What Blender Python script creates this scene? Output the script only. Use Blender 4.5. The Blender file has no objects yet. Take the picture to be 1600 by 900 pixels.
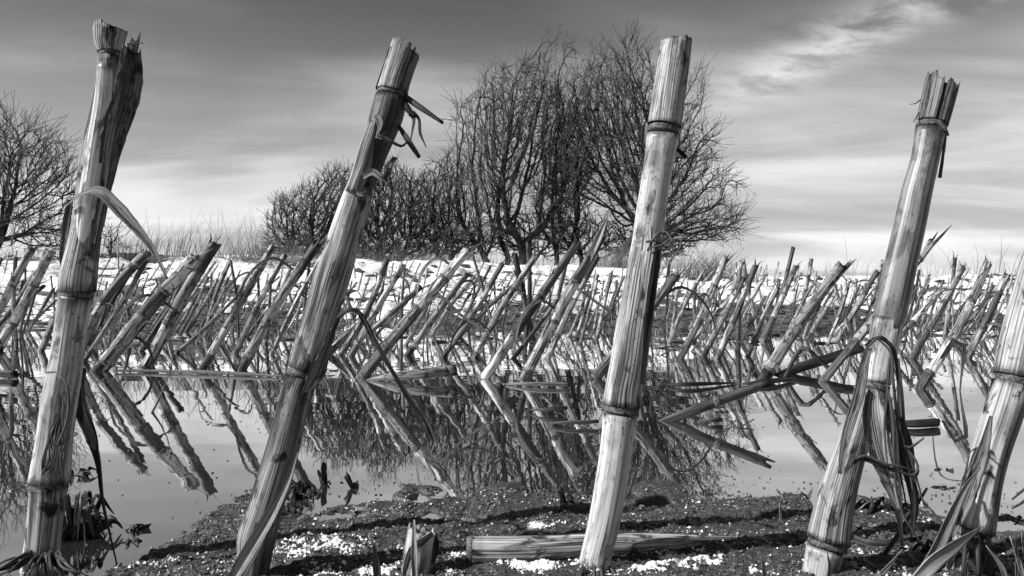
import bpy, math, random
import numpy as np
from mathutils import Vector, Matrix, Quaternion
R = math.radians
random.seed(11); rng = np.random.default_rng(5)
SC = bpy.context.scene; COL = SC.collection

# ---------------- camera ----------------
FPX = 1067.0; CAMH = 0.13; PITCH = math.atan(32/FPX)
cam = bpy.data.cameras.new('camera'); camo = bpy.data.objects.new('camera', cam); COL.objects.link(camo)
cam.sensor_width = 36; cam.lens = 36*FPX/1600; cam.clip_start = 0.02; cam.clip_end = 9000
camo.location = (0, 0, CAMH); camo.rotation_euler = (R(90)+PITCH, 0, 0); SC.camera = camo

# ---------------- exposure ----------------
SC.view_settings.view_transform = 'Standard'; SC.view_settings.look = 'None'
SC.view_settings.exposure = 0.85; SC.view_settings.gamma = 1.0

# ---------------- sun + sky ----------------
SUN_EL, SUN_AZ = 40, 251      # azimuth clockwise from +Y: behind the camera on the left
sl = bpy.data.lights.new('sun', 'SUN'); sl.energy = 5.0; sl.angle = R(0.5); sl.color = (1, 1, 1)
so = bpy.data.objects.new('sun', sl); COL.objects.link(so)
sd = Vector((math.sin(R(SUN_AZ))*math.cos(R(SUN_EL)), math.cos(R(SUN_AZ))*math.cos(R(SUN_EL)), math.sin(R(SUN_EL))))
so.rotation_euler = sd.to_track_quat('Z', 'Y').to_euler(); so.location = sd*20

class NT:
    def __init__(s, tree): s.t = tree; s.n = tree.nodes; s.l = tree.links
    def new(s, typ, **kw):
        n = s.n.new(typ)
        for k, v in kw.items():
            if k in n.inputs.keys() if isinstance(k, str) else False: n.inputs[k].default_value = v
            else: setattr(n, k, v)
        return n
    def link(s, a, b): s.l.new(a, b)
    def _in(s, node, i, v):
        if hasattr(v, 'is_output') or isinstance(v, bpy.types.NodeSocket): s.l.new(v, node.inputs[i])
        elif v is not None: node.inputs[i].default_value = v
    def math(s, op, a, b=None, c=None, clamp=False):
        n = s.n.new('ShaderNodeMath'); n.operation = op; n.use_clamp = clamp
        s._in(n, 0, a); s._in(n, 1, b)
        if c is not None: s._in(n, 2, c)
        return n.outputs[0]
    def comb(s, x, y, z):
        n = s.n.new('ShaderNodeCombineXYZ'); s._in(n, 0, x); s._in(n, 1, y); s._in(n, 2, z); return n.outputs[0]
    def noise(s, vec, scale=1, detail=3, rough=.55, dist=0):
        n = s.n.new('ShaderNodeTexNoise'); n.inputs['Scale'].default_value = scale; n.inputs['Detail'].default_value = detail
        n.inputs['Roughness'].default_value = rough; n.inputs['Distortion'].default_value = dist
        if vec is not None: s.l.new(vec, n.inputs['Vector'])
        return n.outputs['Fac']
    def ramp(s, fac, stops, interp='LINEAR'):
        n = s.n.new('ShaderNodeValToRGB'); cr = n.color_ramp; cr.interpolation = interp
        while len(cr.elements) < len(stops): cr.elements.new(.5)
        for e, (p, v) in zip(cr.elements, stops): e.position = p; e.color = (v, v, v, 1)
        s.l.new(fac, n.inputs[0]); return n.outputs[0]
    def mapr(s, v, a, b, c, d, smooth=False):
        n = s.n.new('ShaderNodeMapRange'); n.interpolation_type = 'SMOOTHSTEP' if smooth else 'LINEAR'
        s._in(n, 0, v); s._in(n, 1, a); s._in(n, 2, b); s._in(n, 3, c); s._in(n, 4, d); return n.outputs[0]

w = bpy.data.worlds.new('World'); SC.world = w; w.use_nodes = True; w.node_tree.nodes.clear(); T = NT(w.node_tree)
sky = T.new('ShaderNodeTexSky'); sky.sky_type = 'NISHITA'; sky.sun_disc = False
sky.sun_elevation = R(SUN_EL); sky.sun_rotation = R(SUN_AZ); sky.air_density = 1.0; sky.dust_density = 0.6
bw = T.new('ShaderNodeRGBToBW'); T.link(sky.outputs[0], bw.inputs[0])
tc = T.new('ShaderNodeTexCoord'); sep = T.new('ShaderNodeSeparateXYZ'); T.link(tc.outputs['Generated'], sep.inputs[0])
X, Y, Z = sep.outputs
# a red-filtered clear sky: dark overhead, pale towards the horizon
zc = T.math('MAXIMUM', Z, 0.0)
grad = T.ramp(zc, [(0, 1.0), (.12, 1.0), (.20, .92), (.27, .72), (.34, .48), (.42, .29), (.6, .17), (1, .11)], 'LINEAR')
den = T.math('ADD', zc, 0.16)
cx = T.math('DIVIDE', X, den); cy = T.math('DIVIDE', Y, den)
# broad soft veils, stretched sideways, slightly tilted
v1 = T.comb(T.math('MULTIPLY', T.math('ADD', cx, T.math('MULTIPLY', cy, .35)), .45), T.math('MULTIPLY', cy, 1.15), 3.3)
n1 = T.noise(v1, 1.3, 5, .5, .6)
veil = T.mapr(n1, .38, .72, 0, 1, True)
v2 = T.comb(T.math('MULTIPLY', T.math('ADD', cx, T.math('MULTIPLY', cy, -.5)), 1.2), T.math('MULTIPLY', cy, 3.2), 7.7)
n2 = T.noise(v2, 1.2, 6, .5, .5)
wisp = T.mapr(n2, .42, .78, 0, 1, True)
# the bright cirrus plume high on the right
pl = T.math('SUBTRACT', T.math('SUBTRACT', Z, .338), T.math('MULTIPLY', T.math('SUBTRACT', X, .42), .34))
pl2 = T.math('MULTIPLY', pl, T.math('MULTIPLY', pl, -1100.0)); band = T.math('POWER', 2.718, pl2)
xw = T.math('MULTIPLY', T.mapr(X, .20, .40, 0, 1, True), T.mapr(X, .58, .80, 1, 0, True))
front = T.math('GREATER_THAN', Y, 0.0)
v3 = T.comb(T.math('MULTIPLY', T.math('ADD', cx, T.math('MULTIPLY', cy, -.9)), 3.0), T.math('MULTIPLY', T.math('ADD', cy, T.math('MULTIPLY', cx, .2)), 5.0), 1.1)
n3 = T.noise(v3, 1.6, 6, .58, .35)
plume = T.math('MULTIPLY', T.math('MULTIPLY', T.math('MULTIPLY', band, xw), front), T.mapr(n3, .36, .66, 0, 1, True))
cl = T.math('ADD', T.math('MULTIPLY', veil, .30), T.math('MULTIPLY', wisp, .10))
low = T.mapr(zc, .0, .2, .5, 1.0)
cl = T.math('MULTIPLY', cl, low)
lum = T.math('MULTIPLY', grad, T.math('ADD', .66, T.math('MULTIPLY', cl, 2.1)))
lum = T.math('ADD', lum, T.math('MULTIPLY', plume, .75))
# Nishita supplies the physical brightness and its fall-off
fin = T.math('MULTIPLY', T.math('POWER', bw.outputs[0], .35), T.math('MULTIPLY', lum, 5.0))
bg = T.new('ShaderNodeBackground'); T.link(fin, bg.inputs[0]); bg.inputs[1].default_value = 0.05
wo = T.new('ShaderNodeOutputWorld'); T.link(bg.outputs[0], wo.inputs[0])

# ---------------- projection helpers (photo pixel -> place in the field) ----------------
CT, ST = math.cos(PITCH), math.sin(PITCH)
def ray(px, py):
    a = (px-800)/FPX; b = (450-py)/FPX
    return Vector((a, CT - b*ST, ST + b*CT))
def P(px, py, Yd):
    r = ray(px, py); k = Yd/r.y; return Vector((r.x*k, Yd, CAMH + r.z*k))
def G(px, py, z=0.0):
    r = ray(px, py); k = (z-CAMH)/r.z; return Vector((r.x*k, r.y*k, z))

# ---------------- numpy value noise ----------------
_tab = np.random.default_rng(77).random((256, 256))
def vnoise(x, y):
    xi = np.floor(x).astype(int); yi = np.floor(y).astype(int); fx = x-xi; fy = y-yi
    fx = fx*fx*(3-2*fx); fy = fy*fy*(3-2*fy)
    a = _tab[xi & 255, yi & 255]; b = _tab[(xi+1) & 255, yi & 255]; c = _tab[xi & 255, (yi+1) & 255]; d = _tab[(xi+1) & 255, (yi+1) & 255]
    return (a*(1-fx)+b*fx)*(1-fy) + (c*(1-fx)+d*fx)*fy - .5
def fbm(x, y, o=4, g=.5):
    x = np.asarray(x, float); y = np.asarray(y, float); r = 0; a = 1; s = 1
    for i in range(o): r = r + a*vnoise(x*s+17.3*i, y*s-9.1*i); a *= g; s *= 2.03
    return r

# ---------------- object helpers ----------------
def props(o, label=None, cat=None, group=None, kind=None):
    if label: o['label'] = label
    if cat: o['category'] = cat
    if group: o['group'] = group
    if kind: o['kind'] = kind
    return o
def empty(name, loc, label=None, cat=None, group=None):
    o = bpy.data.objects.new(name, None); o.empty_display_size = .02; o.location = loc; COL.objects.link(o)
    return props(o, label, cat, group)
class MB:
    def __init__(s): s.v = []; s.f = []; s.uv = []; s.t = []     # uv per vertex: (u, v metres); t: 0..1 along
    def add(s, v, f, uv=None, t=None):
        b = len(s.v); s.v += v; s.f += [tuple(i+b for i in q) for q in f]
        s.uv += uv if uv else [(0, 0)]*len(v); s.t += t if t else [.5]*len(v); return b
    def build(s, name, mat, parent=None, origin=None, smooth=True, color=None):
        me = bpy.data.meshes.new(name); org = Vector(origin) if origin is not None else Vector((0, 0, 0))
        me.from_pydata([tuple(Vector(p)-org) for p in s.v], [], s.f)
        if len(s.f):
            li = np.empty(len(me.loops), dtype=np.int32); me.loops.foreach_get('vertex_index', li)
            l1 = me.uv_layers.new(name='uv'); l1.data.foreach_set('uv', np.asarray(s.uv, dtype=np.float32)[li].ravel())
            l2 = me.uv_layers.new(name='along'); tt = np.asarray(s.t, dtype=np.float32)[li]
            l2.data.foreach_set('uv', np.stack([tt, tt], 1).ravel())
            me.polygons.foreach_set('use_smooth', np.full(len(me.polygons), smooth))
        me.materials.append(mat); me.update()
        o = bpy.data.objects.new(name, me); COL.objects.link(o)
        if parent is not None: o.parent = parent
        elif origin is not None: o.location = org
        if color is not None: o.color = (color, color, color, 1)
        return o
def np_mesh(name, V, F, mat, smooth=True):
    me = bpy.data.meshes.new(name); V = np.asarray(V, dtype=np.float32); F = np.asarray(F, dtype=np.int32)
    k = F.shape[1]; me.vertices.add(len(V)); me.vertices.foreach_set('co', V.ravel())
    me.loops.add(F.size); me.loops.foreach_set('vertex_index', F.ravel())
    me.polygons.add(len(F)); me.polygons.foreach_set('loop_start', np.arange(0, F.size, k, dtype=np.int32))
    me.polygons.foreach_set('loop_total', np.full(len(F), k, dtype=np.int32))
    me.polygons.foreach_set('use_smooth', np.full(len(F), smooth)); me.update(calc_edges=True); me.validate()
    me.materials.append(mat); o = bpy.data.objects.new(name, me); COL.objects.link(o); return o
def grid_mesh(name, xs, ys, Zf, mat):
    Xg, Yg = np.meshgrid(xs, ys, indexing='ij'); Zg = Zf(Xg, Yg); V = np.stack([Xg, Yg, Zg], -1).reshape(-1, 3)
    n, m = len(xs), len(ys); i = np.arange(n-1)[:, None]*m + np.arange(m-1)[None]; i = i.ravel()
    return np_mesh(name, V, np.stack([i, i+m, i+m+1, i+1], 1), mat)

def crom(pts, step):
    """resample a list of tuples with Catmull-Rom; first three comps are position"""
    pts = [np.array(p, float) for p in pts]
    if len(pts) == 2: pts = [pts[0], (pts[0]+pts[1])/2, pts[1]]
    P_ = [2*pts[0]-pts[1]] + pts + [2*pts[-1]-pts[-2]]; out = []
    for i in range(1, len(P_)-2):
        a, b, c, d = P_[i-1:i+3]; n = max(1, int(round(np.linalg.norm((c-b)[:3])/step)))
        for k in range(n):
            t = k/n; out.append(.5*((2*b)+(-a+c)*t+(2*a-5*b+4*c-d)*t*t+(-a+3*b-3*c+d)*t**3))
    out.append(pts[-1]); return np.array(out)
def frames(C):
    Tn = np.gradient(C, axis=0); Tn /= np.linalg.norm(Tn, axis=1)[:, None]+1e-12
    n = np.cross(Tn[0], [0, 1, 0]);
    if np.linalg.norm(n) < 1e-3: n = np.cross(Tn[0], [1, 0, 0])
    N = [n/np.linalg.norm(n)]
    for i in range(1, len(C)):
        v = N[-1]-np.dot(N[-1], Tn[i])*Tn[i]; N.append(v/np.linalg.norm(v))
    N = np.array(N); return Tn, N, np.cross(Tn, N)
def tube(mb, C, rad, seg=8, prof=None, caps=True, v0=0.0, sy=1.0, jag=0, jagseed=0, inner=0, t01=(0, 1), a0=0, a1=2*math.pi, phase=0.0):
    """C: Nx3, rad: N.  prof(angle array, s metres) -> factor.  jag: torn upper rim (metres); inner: hollow depth"""
    C = np.asarray(C, float); rad = np.asarray(rad, float); Tn, N, B = frames(C)
    s = np.concatenate([[0], np.cumsum(np.linalg.norm(np.diff(C, axis=0), axis=1))]); L = s[-1]
    ang = np.linspace(a0, a1, seg+1) + phase; v = []; uv = []; tt = []; n = len(C); w = seg+1
    r_ = random.Random(jagseed); jg = [0]*w
    if jag:
        cur = 0
        for k in range(w):
            if r_.random() < (.13 if seg > 30 else .3): cur = r_.uniform(-1, .7)
            jg[k] = jag*(cur + r_.uniform(-.12, .12))
        jg[-1] = jg[0]
    for i in range(n):
        f = prof(ang, s[i]) if prof else np.ones(w)
        wgt = max(0, 1-(L-s[i])/max(jag*3, 1e-6)) if jag else 0
        for k in range(w):
            p = C[i] + rad[i]*f[k]*(math.cos(ang[k])*N[i] + sy*math.sin(ang[k])*B[i]) + Tn[i]*jg[k]*wgt
            v.append(tuple(p)); uv.append((k/seg, v0+s[i])); tt.append(t01[0]+(t01[1]-t01[0])*s[i]/max(L, 1e-9))
    f = [(i*w+k, i*w+k+1, (i+1)*w+k+1, (i+1)*w+k) for i in range(n-1) for k in range(seg)]
    if inner:
        f0 = prof(ang, s[-1]) if prof else np.ones(w); rr = rad[-1]
        b = len(v)
        for q, (fr, dz) in enumerate(((.84, 0), (.80, -inner))):
            for k in range(w):
                z = jg[k]*(1 if q == 0 else 0) + dz
                p = C[-1] + rr*fr*f0[k]*(math.cos(ang[k])*N[-1] + sy*math.sin(ang[k])*B[-1]) + Tn[-1]*z
                v.append(tuple(p)); uv.append((k/seg, v0+L+.01*q)); tt.append(.93)
        l = (n-1)*w
        for k in range(seg):
            f.append((l+k, l+k+1, b+k+1, b+k)); f.append((b+k, b+k+1, b+w+k+1, b+w+k))
        v.append(tuple(C[-1]-Tn[-1]*inner*.75)); uv.append((.5, v0+L)); tt.append(.98)
        for k in range(seg): f.append((b+w+k, b+w+k+1, len(v)-1))
    elif caps:
        v.append(tuple(C[-1])); uv.append((.5, v0+L)); tt.append(1); l = (n-1)*w
        for k in range(seg): f.append((l+k, l+k+1, len(v)-1))
    if caps:
        v.append(tuple(C[0])); uv.append((.5, v0)); tt.append(0)
        for k in range(seg): f.append((k+1, k, len(v)-1))
    mb.add(v, f, uv, tt)
def ribbon(mb, pts, widths, normal=None, curl=.5, twist=0, thick=.00035, cols=5, step=.004, ragged=0, seed=0):
    """a leaf blade: solid strip with curled cross-section"""
    k = np.linspace(0, 1, len(pts)); C = crom([tuple(p) for p in pts], step)
    tt = np.linspace(0, 1, len(C)); W = np.interp(tt, np.linspace(0, 1, len(widths)), widths)
    Tn, N, B = frames(C)
    if normal is not None:
        nn = np.array(normal, float); N = np.cross(nn[None], Tn); N /= np.linalg.norm(N, axis=1)[:, None]+1e-9; B = np.cross(Tn, N)
    r_ = random.Random(seed); s = np.concatenate([[0], np.cumsum(np.linalg.norm(np.diff(C, axis=0), axis=1))])
    v = []; uv = []; t_ = []; w = cols+1
    for side in (1, -1):
        for i in range(len(C)):
            a = twist*tt[i]; n_ = N[i]*math.cos(a)+B[i]*math.sin(a); b_ = -N[i]*math.sin(a)+B[i]*math.cos(a)
            rg = 1+ragged*r_.uniform(-1, 1) if side == 1 else 1
            for c in range(w):
                q = (c/cols-.5)*2; x = math.sin(q*curl)/max(curl, .01)*W[i]/2*rg; z = (1-math.cos(q*curl))/max(curl, .01)*W[i]/2
                p = C[i] + n_*x + b_*(z + side*thick/2*(1-abs(q)*.6)) ; v.append(tuple(p)); uv.append((c/cols*.35, s[i])); t_.append(.1+.8*tt[i])
    m = len(C)*w; f = []
    for i in range(len(C)-1):
        for c in range(cols):
            a = i*w+c; f.append((a, a+1, a+w+1, a+w)); f.append((m+a, m+a+w, m+a+w+1, m+a+1))
        f.append((i*w, (i+1)*w, m+(i+1)*w, m+i*w)); a = i*w+cols; f.append((a, m+a, m+a+w, a+w))
    e = (len(C)-1)*w
    for c in range(cols): f.append((c, m+c, m+c+1, c+1)); f.append((e+c, e+c+1, m+e+c+1, m+e+c))
    mb.add(v, f, uv, t_)

# ---------------- materials ----------------
def newmat(name):
    m = bpy.data.materials.new(name); m.use_nodes = True; m.node_tree.nodes.clear(); t = NT(m.node_tree)
    b = t.new('ShaderNodeBsdfPrincipled'); o = t.new('ShaderNodeOutputMaterial'); t.link(b.outputs[0], o.inputs[0]); return m, t, b
def cane_mat(name, lo, hi, fib=50, bump=.4, rough=.5, speck=.4, blot=.5, spec=.4, ends=.75, fl=22, lines=1.0, crack=.8):
    m, t, b = newmat(name)
    uv = t.new('ShaderNodeUVMap', uv_map='uv'); su = t.new('ShaderNodeSeparateXYZ'); t.link(uv.outputs[0], su.inputs[0])
    al = t.new('ShaderNodeUVMap', uv_map='along'); sa = t.new('ShaderNodeSeparateXYZ'); t.link(al.outputs[0], sa.inputs[0])
    oi = t.new('ShaderNodeObjectInfo'); tco = t.new('ShaderNodeTexCoord')
    rz = t.math('MULTIPLY', oi.outputs['Random'], 40)
    u, v = su.outputs[0], su.outputs[1]
    fine = t.noise(t.comb(t.math('MULTIPLY', u, fib*1.6), t.math('MULTIPLY', v, fl), rz), 1, 2, .5)
    mid = t.noise(t.comb(t.math('MULTIPLY', u, fib*.36), t.math('MULTIPLY', v, fl*.7), rz), 1, 3, .5)
    # thin dark grooves between the fibres, unevenly spaced and coming and going
    warp = t.noise(t.comb(t.math('MULTIPLY', u, 9), t.math('MULTIPLY', v, 4), rz), 1, 2, .5)
    rid = t.math('SINE', t.math('MULTIPLY', t.math('ADD', t.math('MULTIPLY', u, fib), t.math('MULTIPLY', warp, 3.0)), 6.283))
    rid = t.math('POWER', t.math('MULTIPLY', t.math('ADD', rid, 1), .5), 4.0)
    fade = t.noise(t.comb(t.math('MULTIPLY', u, fib*.8), t.math('MULTIPLY', v, 9), t.math('ADD', rz, 9)), 1, 3, .6)
    groove = t.math('MULTIPLY', t.math('MULTIPLY', rid, t.mapr(fade, .35, .62, .1, 1.0, True)), lines)
    fibre = t.math('SUBTRACT', fine, t.math('MULTIPLY', groove, .55))
    shade = t.math('ADD', t.math('MULTIPLY', fine, .55), t.math('MULTIPLY', mid, .45))
    c1 = t.math('MULTIPLY', t.mapr(shade, .30, .64, lo, hi, True), t.math('SUBTRACT', 1, t.math('MULTIPLY', groove, .62)))
    sp = t.noise(t.comb(t.math('MULTIPLY', u, 26), t.math('MULTIPLY', v, 260), rz), 1, 3, .6)
    area = t.noise(t.comb(t.math('MULTIPLY', u, 3), t.math('MULTIPLY', v, 22), rz), 1, 2, .5)
    spm = t.math('MULTIPLY', t.mapr(sp, .60, .68, 0, speck, True), t.mapr(area, .42, .60, 0, 1, True))
    bl = t.noise(t.comb(t.math('MULTIPLY', u, 5), t.math('MULTIPLY', v, 55), rz), 1, 5, .62, .5)
    blm = t.mapr(bl, .51, .64, 0, blot, True)
    e1 = t.mapr(sa.outputs[0], 0, .05, ends, 0, True); e2 = t.mapr(sa.outputs[0], .94, 1, 0, ends, True)
    crk = t.noise(t.comb(t.math('MULTIPLY', u, 34), t.math('MULTIPLY', v, 7), t.math('ADD', rz, 21)), 1, 3, .6, .4)
    crk = t.mapr(crk, .335, .375, crack, 0, True)
    big = t.noise(t.comb(t.math('MULTIPLY', u, 2.6), t.math('MULTIPLY', v, 13), t.math('ADD', rz, 3)), 1, 5, .62, .8)
    blm = t.math('MAXIMUM', t.math('MAXIMUM', blm, crk), t.math('MULTIPLY', t.mapr(big, .47, .60, 0, blot*.95, True), t.mapr(mid, .35, .6, 1.0, .55)))
    en = t.math('MULTIPLY', t.math('MAXIMUM', e1, e2), t.mapr(bl, .3, .6, .35, 1.0))
    k = t.math('MULTIPLY', t.math('MULTIPLY', t.math('SUBTRACT', 1, spm), t.math('SUBTRACT', 1, blm)), t.math('SUBTRACT', 1, en))
    c = t.math('MULTIPLY', t.math('MULTIPLY', c1, k), 1.0)
    soc = t.new('ShaderNodeSeparateColor'); t.link(oi.outputs['Color'], soc.inputs[0])
    c = t.math('MULTIPLY', c, soc.outputs[0]); t.link(c, b.inputs['Base Color'])
    b.inputs['Roughness'].default_value = rough; b.inputs['Specular IOR Level'].default_value = spec
    bp = t.new('ShaderNodeBump'); bp.inputs['Strength'].default_value = bump; bp.inputs['Distance'].default_value = .0011
    t.link(t.math('SUBTRACT', fibre, t.math('MULTIPLY', spm, .4)), bp.inputs['Height']); t.link(bp.outputs[0], b.inputs['Normal'])
    return m
M_FIB = cane_mat('fibrous_sheath', .035, .42, 34, .45, .6, .6, .88, .12)
M_CANE = cane_mat('smooth_cane', .13, .44, 34, .10, .40, .9, .78, .25, .85, 9, .15)
M_DARK = cane_mat('weathered_cane', .010, .13, 34, .3, .5, .6, .6, .15, .75, 22, .5)
M_BLOT = cane_mat('blotched_cane', .035, .40, 34, .25, .5, .9, .95, .15, .8, 12, .35)
M_TAN = cane_mat('tan_cane', .045, .18, 34, .12, .40, .6, .55, .3, .7, 9, .2)
M_STUB = cane_mat('stub_cane', .015, .54, 16, .7, .55, .7, .9, .12, .95, 18, .95)
M_LEAF = cane_mat('dry_leaf', .025, .22, 40, .6, .6, .3, .6, .1, .3)
M_WET = cane_mat('wet_leaf', .004, .035, 26, .8, .4, .3, .6, .25, .2)
M_BLADE = cane_mat('pale_blade', .10, .34, 44, .35, .55, .3, .5, .15, .2, 22, .6)

def simple(name, lo, hi, scale, rough=.7, bump=.3, dist=.002, spec=.3, det=5):
    m, t, b = newmat(name); g = t.new('ShaderNodeNewGeometry')
    n = t.noise(g.outputs['Position'], scale, det, .6); c = t.mapr(n, .3, .7, lo, hi, True); t.link(c, b.inputs['Base Color'])
    b.inputs['Roughness'].default_value = rough; b.inputs['Specular IOR Level'].default_value = spec
    if bump:
        bp = t.new('ShaderNodeBump'); bp.inputs['Strength'].default_value = bump; bp.inputs['Distance'].default_value = dist
        t.link(n, bp.inputs['Height']); t.link(bp.outputs[0], b.inputs['Normal'])
    return m
M_NODE = simple('node_ring', .003, .11, 700, .65, .4, .0005, .3, 4)
M_MUD = simple('wet_mud', .006, .07, 620, .38, 1.0, .0011, .5, 7)
M_SOIL = simple('field_soil', .02, .10, 14, .8, .6, .03)
M_CRUMB = simple('mud_crumb', .005, .13, 500, .45, .3, .001, .5)
M_ICE = simple('ice_crumb', .45, .75, 300, .4, .3, .001, .5)
M_SNOW = simple('snow', .40, .78, 5, .6, .7, .06, .3, 9)
M_BARK = simple('dark_bark', .008, .05, 9, .9, .5, .01, .1)
M_TWIG = simple('twig_bark', .018, .11, 3, .9, 0, .001, .1)
M_GRASS = simple('dead_grass', .05, .28, 3, .7, 0)
M_STRAW = simple('wet_straw', .03, .35, 30, .6, 0)

m, t, b = newmat('pond_water'); M_WATER = m
g = t.new('ShaderNodeNewGeometry')
mp = t.new('ShaderNodeMapping'); mp.inputs['Scale'].default_value = (1, 1.6, 1); t.link(g.outputs['Position'], mp.inputs[0])
n1 = t.noise(mp.outputs[0], 15, 2, .4); n2 = t.noise(mp.outputs[0], 5, 2, .4)
hgt = t.math('ADD', t.math('MULTIPLY', n1, .25), n2)
bp = t.new('ShaderNodeBump'); bp.inputs['Strength'].default_value = .075; bp.inputs['Distance'].default_value = .004
t.link(hgt, bp.inputs['Height'])
film = t.noise(mp.outputs[0], 3.2, 5, .6); 
t.link(t.mapr(film, .35, .7, .02, .045), b.inputs['Base Color']); b.inputs['Roughness'].default_value = .02
b.inputs['IOR'].default_value = 1.33; b.inputs['Roughness'].default_value = .012
gl = t.new('ShaderNodeBsdfGlossy'); gl.inputs['Roughness'].default_value = .012; gl.inputs['Color'].default_value = (.93, .93, .93, 1)
mx = t.new('ShaderNodeMixShader'); fr = t.new('ShaderNodeFresnel'); fr.inputs['IOR'].default_value = 2.4
t.link(bp.outputs[0], gl.inputs['Normal']); t.link(bp.outputs[0], b.inputs['Normal'])
t.link(t.math('ADD', t.math('MULTIPLY', fr.outputs[0], .45), .55, clamp=True), mx.inputs[0]); t.link(b.outputs[0], mx.inputs[1]); t.link(gl.outputs[0], mx.inputs[2])
t.link(mx.outputs[0], [n for n in t.n if n.type == 'OUTPUT_MATERIAL'][0].inputs[0])

# ---------------- ground, mud, water, snow ----------------
SHORE_PX = [(170, 905), (240, 862), (300, 815), (350, 797), (430, 790), (520, 782), (640, 770), (780, 767), (900, 768), (1010, 768), (1130, 776), (1300, 784), (1450, 787), (1600, 796)]
sx = [-1.5, -.6, -.32]; sy_ = [-.6, -.1, .22]
for a in SHORE_PX: g_ = G(*a); sx.append(g_.x); sy_.append(g_.y)
sx += [.7, 1.5]; sy_ += [.44, .40]
PUD = [(G(700, 812), .030, .010), (G(565, 808), .022, .006), (G(1590, 826), .03, .014), (G(1440, 868), .03, .012), (G(1180, 812), .02, .004), (G(470, 905), .03, .008), (G(1010, 792), .03, .004)]
def mud_h(x, y):
    s = np.interp(x, sx, sy_) + fbm(x*28, y*28, 4, .6)*.055
    d = s-y; k = np.clip(d/.10, -1, 1)
    h = np.where(k > 0, .0008+.0042*k, .0008+.045*k) + fbm(x*30, y*30, 4, .6)*.0042
    rough = np.clip((d+.01)/.03, 0, 1)
    n = fbm(x*240, y*240, 4, .62); h = h + rough*(.0016*n + .0011*np.abs(fbm(x*520, y*520, 2)))
    for c, rx, ry in PUD:
        q = ((x-c.x)/rx)**2+((y-c.y)/ry)**2; h = h - .0045*np.exp(-q*1.3)
    return h
def bank_top(x):     # crest height at about ten metres
    return np.interp(x, [-9, -3.6, -2, 1, 2.6, 4, 12], [.86, .90, .78, .70, .66, .56, .52])
def shore_far(x): return 6.1 + fbm(x*.9, x*0+3, 3)*.7
def land_h(x, y):
    k = np.clip((y-shore_far(x))/4.3, 0, 1); k = k**.8*(1-.12*k)/.88
    h = bank_top(x)*k + .05*fbm(x*1.1, y*1.6, 4)*np.clip((y-6)/1.2, 0, 1)
    h = np.where(y < shore_far(x), -.10*np.clip((shore_far(x)-y)/1.2, 0, 1)-.01, h)
    return h - .006*np.clip(y-11, 0, 80) 
def ground_z(x, y):
    near = np.clip(mud_h(x, y)-.004, -.09, .02)
    return np.where(y < 1.2, near, land_h(x, y))
xs = np.unique(np.concatenate([np.linspace(-3000, -40, 16), np.linspace(-40, -9, 40), np.linspace(-9, 9, 260), np.linspace(9, 40, 40), np.linspace(40, 3000, 16), np.linspace(-.7, .9, 90)]))
ys = np.unique(np.concatenate([np.linspace(-40, -1, 14), np.linspace(-1, 1.4, 80), np.linspace(1.4, 5, 12), np.linspace(5, 14, 190), np.linspace(14, 60, 30), np.linspace(60, 6000, 24)]))
props(grid_mesh('ground', xs, ys, ground_z, M_SOIL), 'dark wet field soil under the water, the mud and the snow', kind='structure')
mud = props(grid_mesh('mud_bank', np.linspace(-.30, .50, 760), np.linspace(.24, .54, 330), mud_h, M_MUD), kind='structure')
def snow_z(x, y):
    b = land_h(x, y); d = y-shore_far(x)
    t_ = .075*np.clip(d/.5+.05, -1, 1) + .16*fbm(x*1.6, y*2.6, 5, .6) + .05*fbm(x*7, y*9, 3)
    t_ = t_ - .10*np.clip(1-np.abs(d-.35)/.35, 0, 1)*(fbm(x*2.3, y*5, 2)+.15)
    t_ = t_ - .045 - .02*np.clip((8.5-y)/2, 0, 1) + .02*np.clip((y-9)/2, 0, 1)
    return b + np.minimum(t_, .09)
props(grid_mesh('snow', np.linspace(-15, 15, 900), np.concatenate([np.linspace(5.6, 12, 260), np.linspace(12.2, 60, 40)]), snow_z, M_SNOW), 'old white snow lying on the rising field bank', kind='structure')
wv = [(-60, -30, 0), (60, -30, 0), (60, 7.5, 0), (-60, 7.5, 0)]
mb = MB(); mb.add(wv, [(0, 1, 2, 3)]); props(mb.build('water', M_WATER), kind='structure')
def gz(x, y): return float(ground_z(np.array([x]), np.array([y]))[0])
def sz(x, y): return float(max(snow_z(np.array([x]), np.array([y]))[0], land_h(np.array([x]), np.array([y]))[0]))
def mz(x, y): return float(mud_h(np.array([x]), np.array([y]))[0])

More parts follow.
